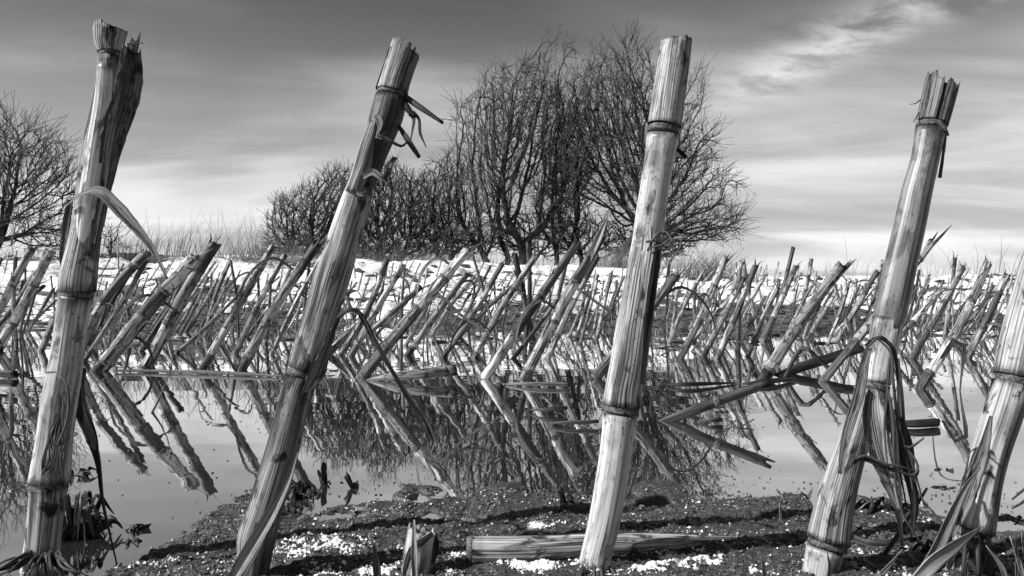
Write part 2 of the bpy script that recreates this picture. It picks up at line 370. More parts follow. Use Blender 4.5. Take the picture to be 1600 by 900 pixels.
# loose crumbs on the mud (nobody could count them)
def crumbs(name, n, mat, size, mask, label, flat=.7):
    V = []; F = []; base = np.array([(1, 0, 0), (-1, 0, 0), (0, 1, 0), (0, -1, 0), (0, 0, 1), (0, 0, -1)], float)
    fa = np.array([(0, 2, 4), (2, 1, 4), (1, 3, 4), (3, 0, 4), (2, 0, 5), (1, 2, 5), (3, 1, 5), (0, 3, 5)])
    x = rng.uniform(-.29, .49, n*12); y = rng.uniform(.27, .49, n*12); k = mask(x, y) > rng.random(n*12)
    x = x[k][:n]; y = y[k][:n]; z = mud_h(x, y); ok = z > .0002; x, y, z = x[ok], y[ok], z[ok]; m_ = len(x)
    s = size*np.clip(rng.lognormal(0, .6, m_), .3, 3); B_ = base[None]*(s[:, None, None])*rng.uniform(.6, 1.3, (m_, 6, 1)); B_[:, :, 2] *= flat
    a = rng.uniform(0, 6.28, m_); ca, sa = np.cos(a)[:, None], np.sin(a)[:, None]
    bx, by = B_[:, :, 0]*ca-B_[:, :, 1]*sa, B_[:, :, 0]*sa+B_[:, :, 1]*ca
    V = np.stack([bx+x[:, None], by+y[:, None], B_[:, :, 2]+z[:, None]+s[:, None]*.3], -1).reshape(-1, 3)
    F = (fa[None]+6*np.arange(m_)[:, None, None]).reshape(-1, 3)
    o = np_mesh(name, V, F, mat, False); props(o, label, name.replace('_', ' '), kind='stuff')
ICEP = [(505, 852, .016, .010, 1), (430, 872, .014, .007, .7), (410, 850, .012, .005, .6), (840, 822, .025, .006, .7), (720, 893, .03, .004, .7), (850, 889, .03, .006, .9), (1000, 884, .025, .006, .8), (1085, 878, .03, .007, .8), (1120, 892, .03, .004, .6),
        (300, 880, .04, .008, .2), (1010, 862, .02, .005, .6), (650, 860, .08, .010, .12), (580, 890, .05, .006, .6), (770, 870, .05, .006, .4), (1480, 880, .08, .015, .12)]
def icemask(x, y):
    r_ = np.zeros_like(x)+.01
    for px, py, rx, ry, w_ in ICEP:
        c = G(px, py, .004); r_ = np.maximum(r_, w_*np.exp(-((x-c.x)/rx)**2-((y-c.y)/ry)**2))
    return r_*np.clip(fbm(x*75, y*75, 5, .7)*6+.2, 0, 1)
def frost_z(x, y):
    m_ = icemask(x, y)
    return mud_h(x, y) + np.clip((m_-.42)*.006, -.004, .0013) + fbm(x*420, y*420, 3, .6)*.0008
props(grid_mesh('frost_patches', np.linspace(-.19, .26, 620), np.linspace(.325, .42, 190), frost_z, M_ICE), 'thin ragged patches of old snow lying on the mud bank', kind='stuff')
crumbs('ice_crumbs', 42000, M_ICE, .00046, icemask, 'white crumbs of melting ice and snow scattered in patches on the mud', .8)
crumbs('mud_crumbs', 24000, M_CRUMB, .00055, lambda x, y: np.clip(.5+fbm(x*60, y*60, 2)*1.4, .05, 1), 'dark wet clods and rotting bits covering the mud bank')

FV = []; FF = []
for k in range(800):
    y = .30+.9*rng.random()**2.2; x = rng.uniform(-.8, .8)*y
    if k % 2: x = rng.uniform(-.2, .42); y = float(np.interp(x, sx, sy_))+abs(rng.normal(0, .035))
    if mud_h(np.array([x]), np.array([y]))[0] > -.0005: continue
    r0 = rng.uniform(.0004, .0010)*(1+y)*(2.2 if rng.random() < .06 else 1); a0 = rng.uniform(0, 6.28); el = rng.uniform(.15, .7); b_ = len(FV); m_ = 7
    for z_ in (-.0006, .0007):
        for q in range(m_):
            a = q*6.283/m_; rr_ = r0*rng.uniform(.6, 1.2); dx, dy = rr_*math.cos(a), rr_*math.sin(a)*el; FV.append((x+dx*math.cos(a0)-dy*math.sin(a0), y+dx*math.sin(a0)+dy*math.cos(a0), z_))
    FF += [(b_+q, b_+(q+1) % m_, b_+m_+(q+1) % m_, b_+m_+q) for q in range(m_)]
    FF += [(b_+m_, b_+m_+1, b_+m_+2, b_+m_+3), (b_+m_, b_+m_+3, b_+m_+4, b_+m_+5), (b_+m_, b_+m_+5, b_+m_+6, b_+m_+6)]
FF = [q for q in FF if len(set(q)) == 4]
props(np_mesh('floating_chaff', FV, FF, M_CRUMB, False), 'dark flecks of chaff and rotting film floating near the mud edge', kind='stuff')

# ---------------- tall foreground stalks ----------------
def inter(root, org, samp, Yf, mat, color=1, seg=72, groove=.03, jag=0, inner=0, seed=0, node_end=False, name='internode', rs=1.0, sector=None):
    pts = []
    for px, py, wpx in samp:
        Yd = Yf(py); p = P(px, py, Yd); pts.append((p.x, p.y, p.z, wpx/2*Yd/FPX*rs))
    A = crom(pts, .003); r_ = random.Random(seed); ph = [r_.uniform(0, 6.28) for _ in range(6)]
    def prof(a, s):
        k = 1+groove*(.45*np.sin(a*7+ph[0]+s*9)+.35*np.sin(a*13+ph[1]-s*14)+.25*np.sin(a*23+ph[2]+s*6)) + .02*np.sin(a*2+ph[3]+s*40)
        return k
    mb = MB(); kw = dict(a0=sector[0], a1=sector[1]) if sector else {}
    tube(mb, A[:, :3], A[:, 3], seg, prof, caps=not inner and not sector, v0=seed*.37, sy=.88, jag=jag, jagseed=seed, inner=inner, phase=math.pi/2 if not sector else 0, **kw)
    return mb.build(name, mat, root, org, color=color)
def E(*rows):      # rows (y, left edge, right edge) in the photo -> centre and true width
    out = []
    for i, (y, a, b) in enumerate(rows):
        p, q = rows[max(0, i-1)], rows[min(len(rows)-1, i+1)]; dx = (q[1]+q[2]-p[1]-p[2])/2; dy = q[0]-p[0]
        out.append(((a+b)/2, y, (b-a)*abs(dy)/math.hypot(dx, dy)))
    return out
def plates(root, org, rows, Yf, mat, specs, seed=0):
    """split wall of a torn end: specs = (angle from, angle to, top row, radius factor, tone); angle 0 = left, pi/2 = towards the camera"""
    for i, (a, b, top, rf, tone) in enumerate(specs):
        R_ = [q for q in rows if q[0] > top+4]; y0, l0, r0 = rows[-1]; y1, l1, r1 = rows[-2]; k = (top-y0)/(y1-y0); R_.append((top, l0+(l1-l0)*k, r0+(r1-r0)*k))
        inter(root, org, E(*R_), Yf, mat, tone, seg=26, groove=.02, jag=.0035, seed=seed+i, name='torn_wall', rs=rf, sector=(a, b))
def node_ring(root, org, px, py, wpx, Yf, dirpx, h=.0015, seg=48, seed=0, color=1.0, mat=None):
    Yd = Yf(py); r = wpx/2*Yd/FPX; c = P(px, py, Yd); d = (P(px+dirpx[0], py+dirpx[1], Yf(py+dirpx[1]))-c).normalized()
    C = np.array([tuple(c+d*h*q) for q in (-1, -.6, -.2, .2, .6, 1)]); rr = r*np.array([.93, .97, .95, .94, .96, .92])
    r_ = random.Random(seed); ph = r_.uniform(0, 6)
    mb = MB(); tube(mb, C, rr, seg, lambda a, s: 1+.008*np.sin(a*9+ph)+.006*np.sin(a*17+s*900), caps=True, sy=.9, phase=math.pi/2)
    return mb.build('node', mat or M_NODE, root, org, color=color)
def shred(root, org, pts, wpx, mat=M_LEAF, color=1, curl=.7, twist=0, normal=(0, -1, 0), name='leaf', ragged=.08, seed=0, thick=.0004):
    """pts: (px,py,Y)"""
    Q = [P(*p) for p in pts]; Yd = pts[0][2]; mb = MB()
    ribbon(mb, Q, [q*Yd/FPX for q in wpx], normal, curl, twist, thick, 6, .0025, ragged, seed)
    return mb.build(name, mat, root, org if root is not None else Q[0], color=color)
def strand(root, org, pts, wpx, mat=M_LEAF, color=1, name='strand'):
    Q = crom([tuple(P(*p)) for p in pts], .0025); Yd = pts[0][2]; mb = MB()
    r = np.interp(np.linspace(0, 1, len(Q)), np.linspace(0, 1, len(wpx)), wpx)*Yd/FPX/2
    tube(mb, Q, r, 6); return mb.build(name, mat, root, org if root is not None else Vector(Q[0]), color=color)
TALL = 'tall cut corn stalks in the foreground'
def yf(Y0, Y1, p0=880, p1=60): return lambda py: Y0+(Y1-Y0)*(p0-py)/(p0-p1)

# 1 --------------------------------------------------------------
f = yf(.345, .352); o = P(68, 885, .345)
s1 = empty('corn_stalk', o, 'leftmost tall stalk, cupped broken top with dark sheath, folded leaf hanging off its middle', 'corn stalk', TALL)
inter(s1, o, E((930, 30, 84), (865, 39, 90), (825, 44, 94), (775, 48, 101), (760, 47, 104)), f, M_BLOT, .95, seed=1, groove=.006)
node_ring(s1, o, 77, 757, 56, f, (4, -30), .002, seed=1, color=1.0)
inter(s1, o, E((754, 48, 107), (730, 52, 107), (675, 61, 112), (625, 67, 119), (575, 77, 127), (525, 85, 132), (480, 91, 140), (464, 93, 144)), f, M_CANE, 1.05, seed=2, groove=.006)
node_ring(s1, o, 119, 460, 50, f, (4, -30), .0016, seed=2)
inter(s1, o, E((456, 93, 148), (430, 95, 150), (370, 110, 156), (300, 121, 165), (245, 128, 173), (195, 138, 180), (130, 150, 182), (88, 155, 186)), f, M_FIB, .95, seed=3, groove=.01)
inter(s1, o, [(121, 420, 3), (128, 380, 18), (138, 318, 30), (150, 230, 27), (160, 160, 24), (165, 100, 22)], lambda py: f(py)-.004, M_CANE, 1.6, seed=33, groove=.01, seg=32, name='bare_strip')
node_ring(s1, o, 171, 84, 32, f, (1, -30), .0012, seed=3)
inter(s1, o, E((82, 154, 188), (66, 149, 192), (43, 148, 197)), f, M_FIB, .75, seed=4, jag=.0022, inner=.008, groove=.012)
shred(s1, o, [(146, 400, .345), (158, 330, .347), (170, 262, .348), (184, 200, .347), (202, 145, .346), (207, 105, .346), (208, 76, .347)], [10, 22, 27, 36, 48, 42, 26], M_FIB, .42, 1.1, .15, (.3, -1, 0), 'leaf_sheath', seed=4)
shred(s1, o, [(146, 380, .341), (160, 300, .341), (172, 220, .342), (184, 150, .343), (196, 70, .343)], [6, 12, 12, 14, 12, 8], M_FIB, .8, 1.0, .1, (.2, -1, 0), 'leaf_sheath', seed=5)
for k in range(9):
    strand(s1, o, [(196+k*2, 84, .346), (200+k*2.4+random.uniform(-5, 5), 68, .345), (204+k*2.2+random.uniform(-9, 9), 54+random.uniform(-4, 14), .344)], [4, 3, 1.2], M_DARK, .6)
shred(s1, o, [(100, 445, .349), (103, 400, .349), (108, 350, .35), (113, 312, .35)], [8, 20, 22, 16], M_FIB, .42, 1.2, 0, (-.4, -1, 0), 'leaf_sheath', seed=6)
shred(s1, o, [(104, 322, .343), (125, 306, .336), (154, 299, .331), (182, 322, .329), (215, 358, .328), (243, 396, .328), (262, 436, .33)], [6, 11, 19, 20, 15, 9, 3], M_LEAF, 1.25, .6, .5, (0, -1, .7), 'folded_leaf', seed=7)
strand(s1, o, [(72, 582, .336), (92, 584, .328), (106, 610, .326), (106, 650, .327), (92, 690, .328), (66, 740, .331)], [3, 3, 3.5, 3, 3], M_LEAF, .8)
for k in range(16):
    a = random.uniform(0, 1)
    strand(s1, o, [(62+a*34+random.uniform(-4, 4), 745-random.uniform(0, 12), .334), (66+a*34+random.uniform(-6, 6), 715, .328), (72+a*28+random.uniform(-6, 6), 690-random.uniform(0, 20), .329), (98, 660-random.uniform(0, 40), .331)], [2.2, 2.6, 2, 1.2], M_LEAF, .8)
for k in range(46):
    a = random.uniform(-1, 1); x0 = 66+a*26
    strand(s1, o, [(x0, 868+random.uniform(-8, 8), .341-random.uniform(0, .006)), (x0+a*22-8, 880+random.uniform(-8, 8), .335-random.uniform(0, .01)), (x0+a*62-14, 894+random.uniform(-6, 12), .335-random.uniform(0, .012))], [5, 4, 2], M_DARK, random.uniform(.25, .8), 'root')
# wet dark leaf hanging on its right side into the water
o = P(128, 600, .36)
d = empty('hanging_leaf', o, 'long black wet leaf hanging from the leftmost tall stalk down into the water', 'leaf')
shred(d, o, [(124, 598, .362), (130, 640, .362), (146, 680, .360), (156, 720, .358), (162, 780, .356), (172, 830, .355), (184, 885, .352)], [16, 26, 24, 12, 9, 7, 4], M_WET, 1, 1.3, .9, (0, -1, 0), 'blade', seed=8)
shred(d, o, [(134, 575, .364), (128, 610, .366), (138, 650, .364), (150, 690, .362), (152, 740, .361)], [10, 16, 12, 8, 3], M_WET, 1.8, 1.3, -.7, (0, -1, 0), 'blade', seed=9)

# 2 --------------------------------------------------------------
f = yf(.327, .350); o = P(395, 895, .327)
s2 = empty('corn_stalk', o, 'strongly leaning ribbed tall stalk, second from left, dark shreds sticking out near its top', 'corn stalk', TALL)
inter(s2, o, E((940, 365, 412), (870, 371, 424), (840, 371, 432), (800, 384, 441), (750, 400, 456), (700, 416, 468), (650, 430, 479), (620, 437, 487), (590, 445, 497)), f, M_FIB, .62, seed=11, groove=.012)
node_ring(s2, o, 474, 583, 50, f, (12, -30), .0014, seed=5, color=1.4)
inter(s2, o, E((580, 448, 503), (565, 452, 511), (525, 464, 520), (475, 479, 534), (440, 488, 546), (390, 505, 560), (340, 522, 573), (300, 537, 584), (280, 544, 588)), f, M_FIB, 1.15, seed=12, groove=.01, jag=.004)
inter(s2, o, E((300, 541, 582), (265, 551, 596), (240, 558, 606), (205, 570, 621), (180, 578, 631), (152, 586, 636)), f, M_DARK, .7, seed=13, groove=.006)
inter(s2, o, E((302, 538, 566), (265, 551, 580), (240, 558, 586), (205, 570, 594), (184, 578, 596)), lambda py: f(py)-.0045, M_FIB, .9, seed=14, groove=.03, seg=40, name='leaf_sheath', jag=.004)
node_ring(s2, o, 612, 146, 48, f, (8, -30), .0014, seed=6, color=.6)
inter(s2, o, E((143, 589, 636), (128, 594, 639), (100, 603, 648), (80, 609, 655)), f, M_DARK, .8, seed=15, groove=.01, jag=.002, inner=.009)
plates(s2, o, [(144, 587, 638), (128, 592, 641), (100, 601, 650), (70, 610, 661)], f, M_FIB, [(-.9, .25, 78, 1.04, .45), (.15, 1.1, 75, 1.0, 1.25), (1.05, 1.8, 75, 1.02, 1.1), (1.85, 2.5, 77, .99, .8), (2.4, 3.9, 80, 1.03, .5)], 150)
shred(s2, o, [(594, 146, .350), (600, 118, .348), (614, 74, .345)], [6, 12, 10], M_DARK, .6, 1, 0, (-.5, -1, 0), 'leaf_sheath', seed=3)
strand(s2, o, [(634, 152, .347), (660, 170, .343), (692, 192, .340)], [10, 9, 5], M_DARK, .5, 'leaf_stump')
strand(s2, o, [(630, 160, .345), (642, 176, .343), (652, 182, .342)], [12, 10, 4], M_DARK, .3, 'leaf_stump')
shred(s2, o, [(640, 178, .345), (648, 186, .343), (644, 210, .342), (641, 224, .342)], [8, 8, 5, 2], M_WET, 1.5, 1, 1.5, seed=1)
shred(s2, o, [(646, 174, .344), (656, 188, .342), (658, 208, .341), (666, 230, .340)], [4, 7, 9, 2], M_WET, 1.8, 1, 1.5, seed=2)
shred(s2, o, [(622, 196, .345), (636, 216, .342), (656, 246, .340)], [6, 11, 7], M_DARK, .4, .8, .4, seed=3)
shred(s2, o, [(588, 212, .333), (606, 218, .331), (626, 228, .334), (636, 222, .339)], [9, 7, 5, 3], M_LEAF, .9, .9, .8, seed=4, name='torn_strip')
shred(s2, o, [(590, 182, .337), (596, 196, .332), (590, 214, .330), (604, 206, .329)], [12, 14, 6, 3], M_LEAF, .8, 1, 1.2, seed=4, name='torn_strip')
shred(s2, o, [(568, 276, .335), (584, 268, .328), (600, 278, .325), (606, 262, .329)], [10, 12, 12, 4], M_LEAF, .8, 1, .9, seed=5, name='torn_strip')
shred(s2, o, [(552, 298, .338), (566, 304, .333), (580, 300, .332), (578, 318, .334)], [5, 8, 6, 4], M_DARK, .6, 1, .9, seed=6, name='torn_strip')
shred(s2, o, [(604, 262, .337), (618, 246, .340), (596, 300, .343)], [6, 4, 1], M_DARK, .6, .6, .4, seed=6, name='torn_strip')
shred(s2, o, [(478, 612, .322), (500, 570, .3205), (522, 510, .3245), (532, 492, .325), (548, 485, .323), (560, 488, .323), (580, 520, .324), (606, 568, .325), (634, 612, .327), (664, 655, .33), (678, 690, .332), (668, 714, .332)],
      [14, 30, 16, 9, 9, 10, 9, 8, 9, 7, 10, 5], M_FIB, .62, 1.1, .6, (.4, -1, .2), 'folded_leaf', seed=10, ragged=.12)
strand(s2, o, [(528, 496, .322), (550, 482, .320), (566, 492, .3215), (590, 540, .323), (640, 632, .326), (672, 690, .329)], [4, 5, 4, 3, 2, 1.4], M_LEAF, .5)
strand(s2, o, [(556, 486, .321), (552, 530, .322), (540, 562, .323), (524, 600, .324)], [2, 1.6, 1.2, 1], M_LEAF, .9)

# 3 --------------------------------------------------------------
f = yf(.337, .345); o = P(930, 892, .337)
s3 = empty('corn_stalk', o, 'pale tall stalk before the big bare trees, flat cut top, wiry curls at mid height', 'corn stalk', TALL)
inter(s3, o, E((950, 896, 948), (896, 901, 953)), f, M_DARK, .9, seed=20)
node_ring(s3, o, 929, 892, 53, f, (4, -30), .0022, seed=7, color=1.0)
inter(s3, o, E((885, 904, 955), (865, 908, 956), (825, 917, 967), (775, 926, 977), (725, 934, 985), (675, 940, 992), (648, 941, 998)), f, M_CANE, 1.15, seed=21, groove=.004)
node_ring(s3, o, 971, 640, 58, f, (4, -30), .0018, seed=8)
inter(s3, o, E((634, 941, 1002), (605, 946, 1004), (575, 952, 1010), (525, 960, 1016), (475, 970, 1022), (440, 976, 1027), (390, 985, 1034), (355, 990, 1030)), f, M_FIB, 1.2, seed=22, groove=.008, jag=.008)
inter(s3, o, E((400, 986, 1028), (340, 993, 1039), (290, 1001, 1046), (240, 1008, 1055), (212, 1010, 1061)), f, M_CANE, 1.0, seed=23, groove=.004)
node_ring(s3, o, 1037, 203, 51, f, (5, -30), .0016, seed=9, color=.4)
inter(s3, o, E((196, 1011, 1065), (140, 1020, 1072), (100, 1027, 1077), (62, 1033, 1081)), f, M_FIB, 1.0, seed=24, groove=.012, jag=.0016, inner=.006)
shred(s3, o, [(1004, 392, .331), (1002, 440, .331), (994, 490, .332)], [4, 9, 2], M_CANE, 1.2, .5, 0, seed=2, name='bare_strip')
shred(s3, o, [(1026, 385, .331), (1018, 440, .3285), (1010, 510, .3285), (1002, 600, .3275)], [12, 20, 16, 8], M_FIB, .45, .8, 0, (.5, -1, 0), seed=2, name='leaf_sheath')
shred(s3, o, [(1009, 192, .349), (1006, 212, .347), (1010, 232, .346)], [8, 13, 6], M_LEAF, 1.1, 1, 0, seed=2, name='torn_strip')
strand(s3, o, [(1052, 230, .349), (1064, 238, .349), (1072, 247, .348)], [6, 8, 7], M_WET, 1, 'leaf_stump')
CURL = [[(1012, 392), (1024, 370), (1040, 362), (1050, 374), (1062, 372), (1064, 384), (1046, 410), (1040, 440), (1028, 466)],
        [(1016, 380), (1032, 362), (1036, 374), (1020, 386), (1042, 380), (1056, 378), (1052, 394), (1042, 404)],
        [(1020, 396), (1030, 384), (1048, 378), (1060, 376), (1066, 388), (1052, 402), (1046, 420)],
        [(1010, 378), (1022, 376), (1036, 382), (1046, 372), (1054, 386)]]
for q in CURL:
    strand(s3, o, [(a, b_, .326+.002*math.sin(i)) for i, (a, b_) in enumerate(q)], [4, 3, 3, 2, 1.4], M_DARK, 1.0, 'wiry_strand')
for k in range(14):
    a = random.uniform(0, 6.28); strand(s3, o, [(930+24*math.cos(a), 886, .337-.012*math.sin(a)), (930+32*math.cos(a), 897, .335-.016*math.sin(a)), (930+36*math.cos(a), 915, .334-.018*math.sin(a))], [5, 6, 3], M_DARK, .6, 'root')

# 4 --------------------------------------------------------------
f = yf(.330, .348); o = P(1286, 900, .330)
s4 = empty('corn_stalk', o, 'tall stalk with jagged top and big sheath hanging off its lower half', 'corn stalk', TALL)
inter(s4, o, E((950, 1244, 1294), (895, 1255, 1307), (857, 1261, 1318)), f, M_CANE, .9, seed=30)
node_ring(s4, o, 1293, 850, 61, f, (6, -30), .0018, seed=10, color=.5)
inter(s4, o, E((845, 1262, 1327), (800, 1272, 1332), (750, 1287, 1342), (710, 1302, 1352), (660, 1322, 1362), (620, 1338, 1366)), f, M_FIB, .8, seed=31, groove=.012, jag=.005)
inter(s4, o, E((720, 1306, 1350), (660, 1328, 1370), (610, 1345, 1388)), f, M_CANE, 1.15, seed=36, groove=.004)
node_ring(s4, o, 1368, 604, 43, f, (7, -30), .0016, seed=11)
inter(s4, o, E((598, 1348, 1391), (570, 1352, 1396), (540, 1357, 1403), (505, 1363, 1410)), f, M_CANE, 1.15, seed=32, groove=.006, jag=.004)
inter(s4, o, E((520, 1361, 1406), (480, 1368.5, 1417.5), (450, 1375.5, 1424), (400, 1387, 1434), (350, 1399, 1445), (300, 1410, 1455), (250, 1424, 1466), (203, 1431, 1476)), f, M_TAN, 1.15, seed=38, groove=.006)
node_ring(s4, o, 1455, 197, 46, f, (5, -30), .0014, seed=12, color=.3)
inter(s4, o, E((192, 1436, 1477), (165, 1443, 1484), (140, 1449, 1490)), f, M_DARK, .5, seed=33, groove=.02, jag=.003, inner=.012)
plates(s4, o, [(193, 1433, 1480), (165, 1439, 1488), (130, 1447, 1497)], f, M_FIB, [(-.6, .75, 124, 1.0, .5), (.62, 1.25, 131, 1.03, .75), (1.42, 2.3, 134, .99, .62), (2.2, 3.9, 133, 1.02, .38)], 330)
shred(s4, o, [(1476, 205, .343), (1474, 235, .342), (1468, 278, .341)], [7, 5, 6], M_DARK, .7, .8, .3, seed=3, name='torn_strip')
shred(s4, o, [(1464, 188, .338), (1476, 204, .336), (1482, 212, .339)], [6, 9, 3], M_LEAF, .6, .8, .3, seed=3, name='torn_strip')
strand(s4, o, [(1438, 156, .345), (1430, 162, .343), (1421, 163, .342)], [2, 1.6, 1], M_WET)
strand(s4, o, [(1436, 176, .345), (1430, 186, .343), (1427, 191, .342)], [2, 1.6, 1], M_WET)
strand(s4, o, [(1484, 132, .347), (1486, 120, .347)], [2, 1], M_WET)
shred(s4, o, [(1364, 610, .317), (1362, 650, .314), (1374, 710, .312), (1392, 762, .312), (1404, 800, .313)], [26, 46, 40, 24, 6], M_FIB, .95, .9, .2, (0, -1, 0), 'leaf_sheath', seed=11)
shred(s4, o, [(1360, 532, .322), (1350, 570, .319), (1340, 620, .317), (1322, 680, .315), (1312, 740, .314)], [8, 17, 18, 15, 7], M_FIB, .5, .9, .1, (-.3, -1, 0), 'leaf_sheath', seed=12)
shred(s4, o, [(1352, 540, .320), (1372, 528, .314), (1394, 545, .316), (1404, 590, .322), (1408, 650, .322), (1424, 700, .321), (1428, 770, .320)], [6, 8, 8, 9, 10, 12, 5], M_LEAF, .55, 1.1, 1.2, (0, -1, .3), 'folded_leaf', seed=13)
for k, q in enumerate([[(1326, 728), (1342, 713), (1370, 722), (1400, 735), (1428, 742), (1434, 728), (1422, 706), (1402, 690)], [(1324, 733), (1344, 718), (1376, 728), (1408, 738), (1430, 745), (1436, 735)],
                       [(1330, 722), (1352, 712), (1380, 724), (1410, 730), (1432, 738)], [(1372, 530), (1392, 552), (1396, 600), (1402, 660), (1406, 730), (1418, 800)],
                       [(1386, 600), (1396, 660), (1398, 740), (1410, 800), (1440, 850)], [(1404, 560), (1410, 620), (1416, 700), (1430, 760)], [(1358, 540), (1378, 526), (1398, 548)],
                       [(1390, 560), (1386, 620), (1382, 670), (1388, 740)], [(1396, 640), (1416, 690), (1430, 740), (1444, 790)], [(1406, 690), (1420, 700), (1444, 684)]]):
    strand(s4, o, [(a, b_, .309+.002*math.sin(i+k)) for i, (a, b_) in enumerate(q)], [3, 4.5, 4.5, 3.5, 2], M_LEAF if k % 2 == 0 else M_DARK, .6, 'wiry_strand')
for q in ([(1386, 620), (1394, 700), (1402, 780), (1410, 850)], [(1402, 640), (1408, 700), (1428, 780), (1424, 840)]):
    shred(s4, o, [(a, b_, .33) for a, b_ in q], [12, 20, 16, 4], M_WET, 1.8, 1, .6, seed=5)
# 5 --------------------------------------------------------------
f = yf(.335, .350); o = P(1508, 880, .335)
s5 = empty('corn_stalk', o, 'thick tall stalk at the right edge, blotched lower half, its top out of view', 'corn stalk', TALL)
inter(s5, o, E((950, 1450, 1512), (880, 1474, 1532), (838, 1482, 1544)), f, M_BLOT, .75, seed=40, groove=.012)
node_ring(s5, o, 1515, 832, 62, f, (7, -30), .002, seed=13)
inter(s5, o, E((826, 1482, 1552), (800, 1492, 1556), (750, 1508, 1564), (700, 1522, 1577), (650, 1538, 1594), (600, 1553, 1609)), f, M_BLOT, 1.15, seed=41, groove=.01)
node_ring(s5, o, 1584, 594, 53, f, (7, -30), .002, seed=14)
inter(s5, o, E((588, 1555, 1615), (525, 1568, 1630), (450, 1588, 1648), (340, 1620, 1674), (260, 1646, 1694), (200, 1662, 1710)), f, M_FIB, .95, seed=42, groove=.01)
node_ring(s5, o, 1687, 196, 48, f, (5, -30), .0014, seed=15)
inter(s5, o, E((192, 1663, 1713), (160, 1672, 1722), (110, 1686, 1738)), f, M_FIB, .9, seed=43, groove=.02, jag=.003, inner=.008)
shred(s5, o, [(1486, 838, .318), (1512, 770, .315), (1536, 700, .316), (1548, 650, .318)], [8, 26, 22, 6], M_FIB, .6, .9, .1, (-.4, -1, 0), 'leaf_sheath', seed=14)
for k in range(22):
    a = random.uniform(0, 6.28); strand(s5, o, [(1512+30*math.cos(a), 838, .335-.014*math.sin(a)), (1508+40*math.cos(a), 862, .333-.018*math.sin(a)), (1504+50*math.cos(a), 900, .332-.02*math.sin(a))], [6, 7, 4], M_DARK, .5, 'root')

# ---------------- low things on the mud ----------------
o = G(652, 893, .004)
st = empty('stump', o, 'short split stump of a cut stalk with pale upright husks on the mud', 'stump')
f = lambda py: o.y
inter(st, o, [(648, 930, 46), (650, 890, 44), (655, 850, 42), (660, 824, 44)], f, M_CANE, 1.1, seed=50, jag=.003, inner=.008, groove=.04)
shred(st, o, [(632, 905, o.y-.014), (645, 860, o.y-.013), (676, 832, o.y-.010)], [10, 18, 8], M_FIB, 1.2, .8, .2, seed=1, name='husk')
shred(st, o, [(649, 912, o.y-.018), (648, 870, o.y-.018), (647, 812, o.y-.016)], [10, 12, 3], M_BLADE, 1.1, .8, .1, seed=2, name='husk')
shred(st, o, [(676, 880, o.y), (680, 850, o.y+.004), (668, 822, o.y+.006)], [8, 16, 8], M_DARK, .6, .8, .1, seed=3, name='husk')

o = G(740, 862, .008)
fs = empty('fallen_stalk', o, 'long split corn stalk lying flat on the mud behind the pale tall stalk', 'fallen stalk')
pts = [(738, 852, 40), (830, 850, 38), (930, 842, 34), (1030, 835, 27), (1110, 826, 14), (1190, 817, 3)]
mb = MB(); A = crom([(*G(x, y+8, .008+.002), w_/2*.37/FPX) for x, y, w_ in pts], .004)
A = np.array(A); A[:, 2] = [.0045+a[3]*.8 for a in A]
tube(mb, A[:, :3], A[:, 3], 40, lambda a, s: 1+.02*np.sin(a*7+s*3)+.015*np.sin(a*15), sy=.9, inner=0, phase=math.pi)
mb.build('internode', M_FIB, fs, o, color=1.1)
mb = MB(); C0 = Vector(A[0][:3]); dd = Vector((-1, -.06, 0)).normalized()
tube(mb, [tuple(C0+dd*-.003), tuple(C0+dd*.001), tuple(C0+dd*.003)], [A[0][3]*1.0, A[0][3]*1.04, A[0][3]*.9], 30, None, sy=.8); mb.build('node', M_NODE, fs, o)
for k in range(9):
    strand(fs, o, [(742, 850+random.uniform(-14, 16), .385), (722-random.uniform(0, 20), 846+random.uniform(-16, 16), .385), (700-random.uniform(-10, 28), 850+random.uniform(-18, 18), .384)], [5, 4, 2], M_WET, 1.5, 'root')
shred(fs, o, [(950, 842, .372), (880, 856, .368), (800, 872, .365), (712, 884, .362)], [16, 14, 12, 6], M_WET, 2.5, .6, .2, (0, -.4, 1), seed=4, name='husk')
shred(fs, o, [(735, 868, .366), (900, 866, .366), (960, 850, .369)], [4, 10, 3], M_LEAF, .4, .6, .2, (0, -.6, 1), seed=5, name='husk')

def blade(name, label, pts, wpx, mat=M_BLADE, color=1, curl=.5, twist=.3, cat='leaf', group=None, normal=(0, -1, .2), seed=0):
    Q = [P(*p) for p in pts]; Yd = pts[0][2]; mb = MB(); ribbon(mb, Q, [q*Yd/FPX for q in wpx], normal, curl, twist, .0005, 6, .0025, .03, seed)
    o = mb.build(name, mat, None, tuple(Q[0]), color=color); props(o, label, cat, group); return o
blade('reed_leaf', 'long pale pointed leaf leaning across the foot of the strongly leaning ribbed stalk', [(352, 925, .29), (385, 870, .293), (420, 810, .298), (448, 755, .304), (466, 706, .308)], [16, 26, 24, 14, 1], M_BLADE, 1.1, .9, .2)
blade('reed_leaf', 'narrow grass blade behind the long pale leaf at the second stalk foot', [(372, 920, .30), (396, 868, .302), (428, 806, .305), (452, 762, .308)], [8, 12, 8, 1], M_LEAF, .8, .6, .2)
blade('reed_leaf', 'broad pale blade rising rightwards from the bottom edge near the right corner', [(1425, 915, .26), (1456, 880, .262), (1492, 852, .265), (1532, 824, .268)], [22, 26, 20, 2], M_BLADE, 1.25, .6, .3)
blade('reed_leaf', 'long dark-edged blade arching up beside the thick right-edge stalk', [(1432, 905, .28), (1462, 860, .283), (1486, 806, .286), (1508, 762, .289), (1532, 730, .292)], [14, 22, 20, 12, 1], M_BLADE, .8, .7, .2)
GL = 'short grass blades poking up at the bottom edge'
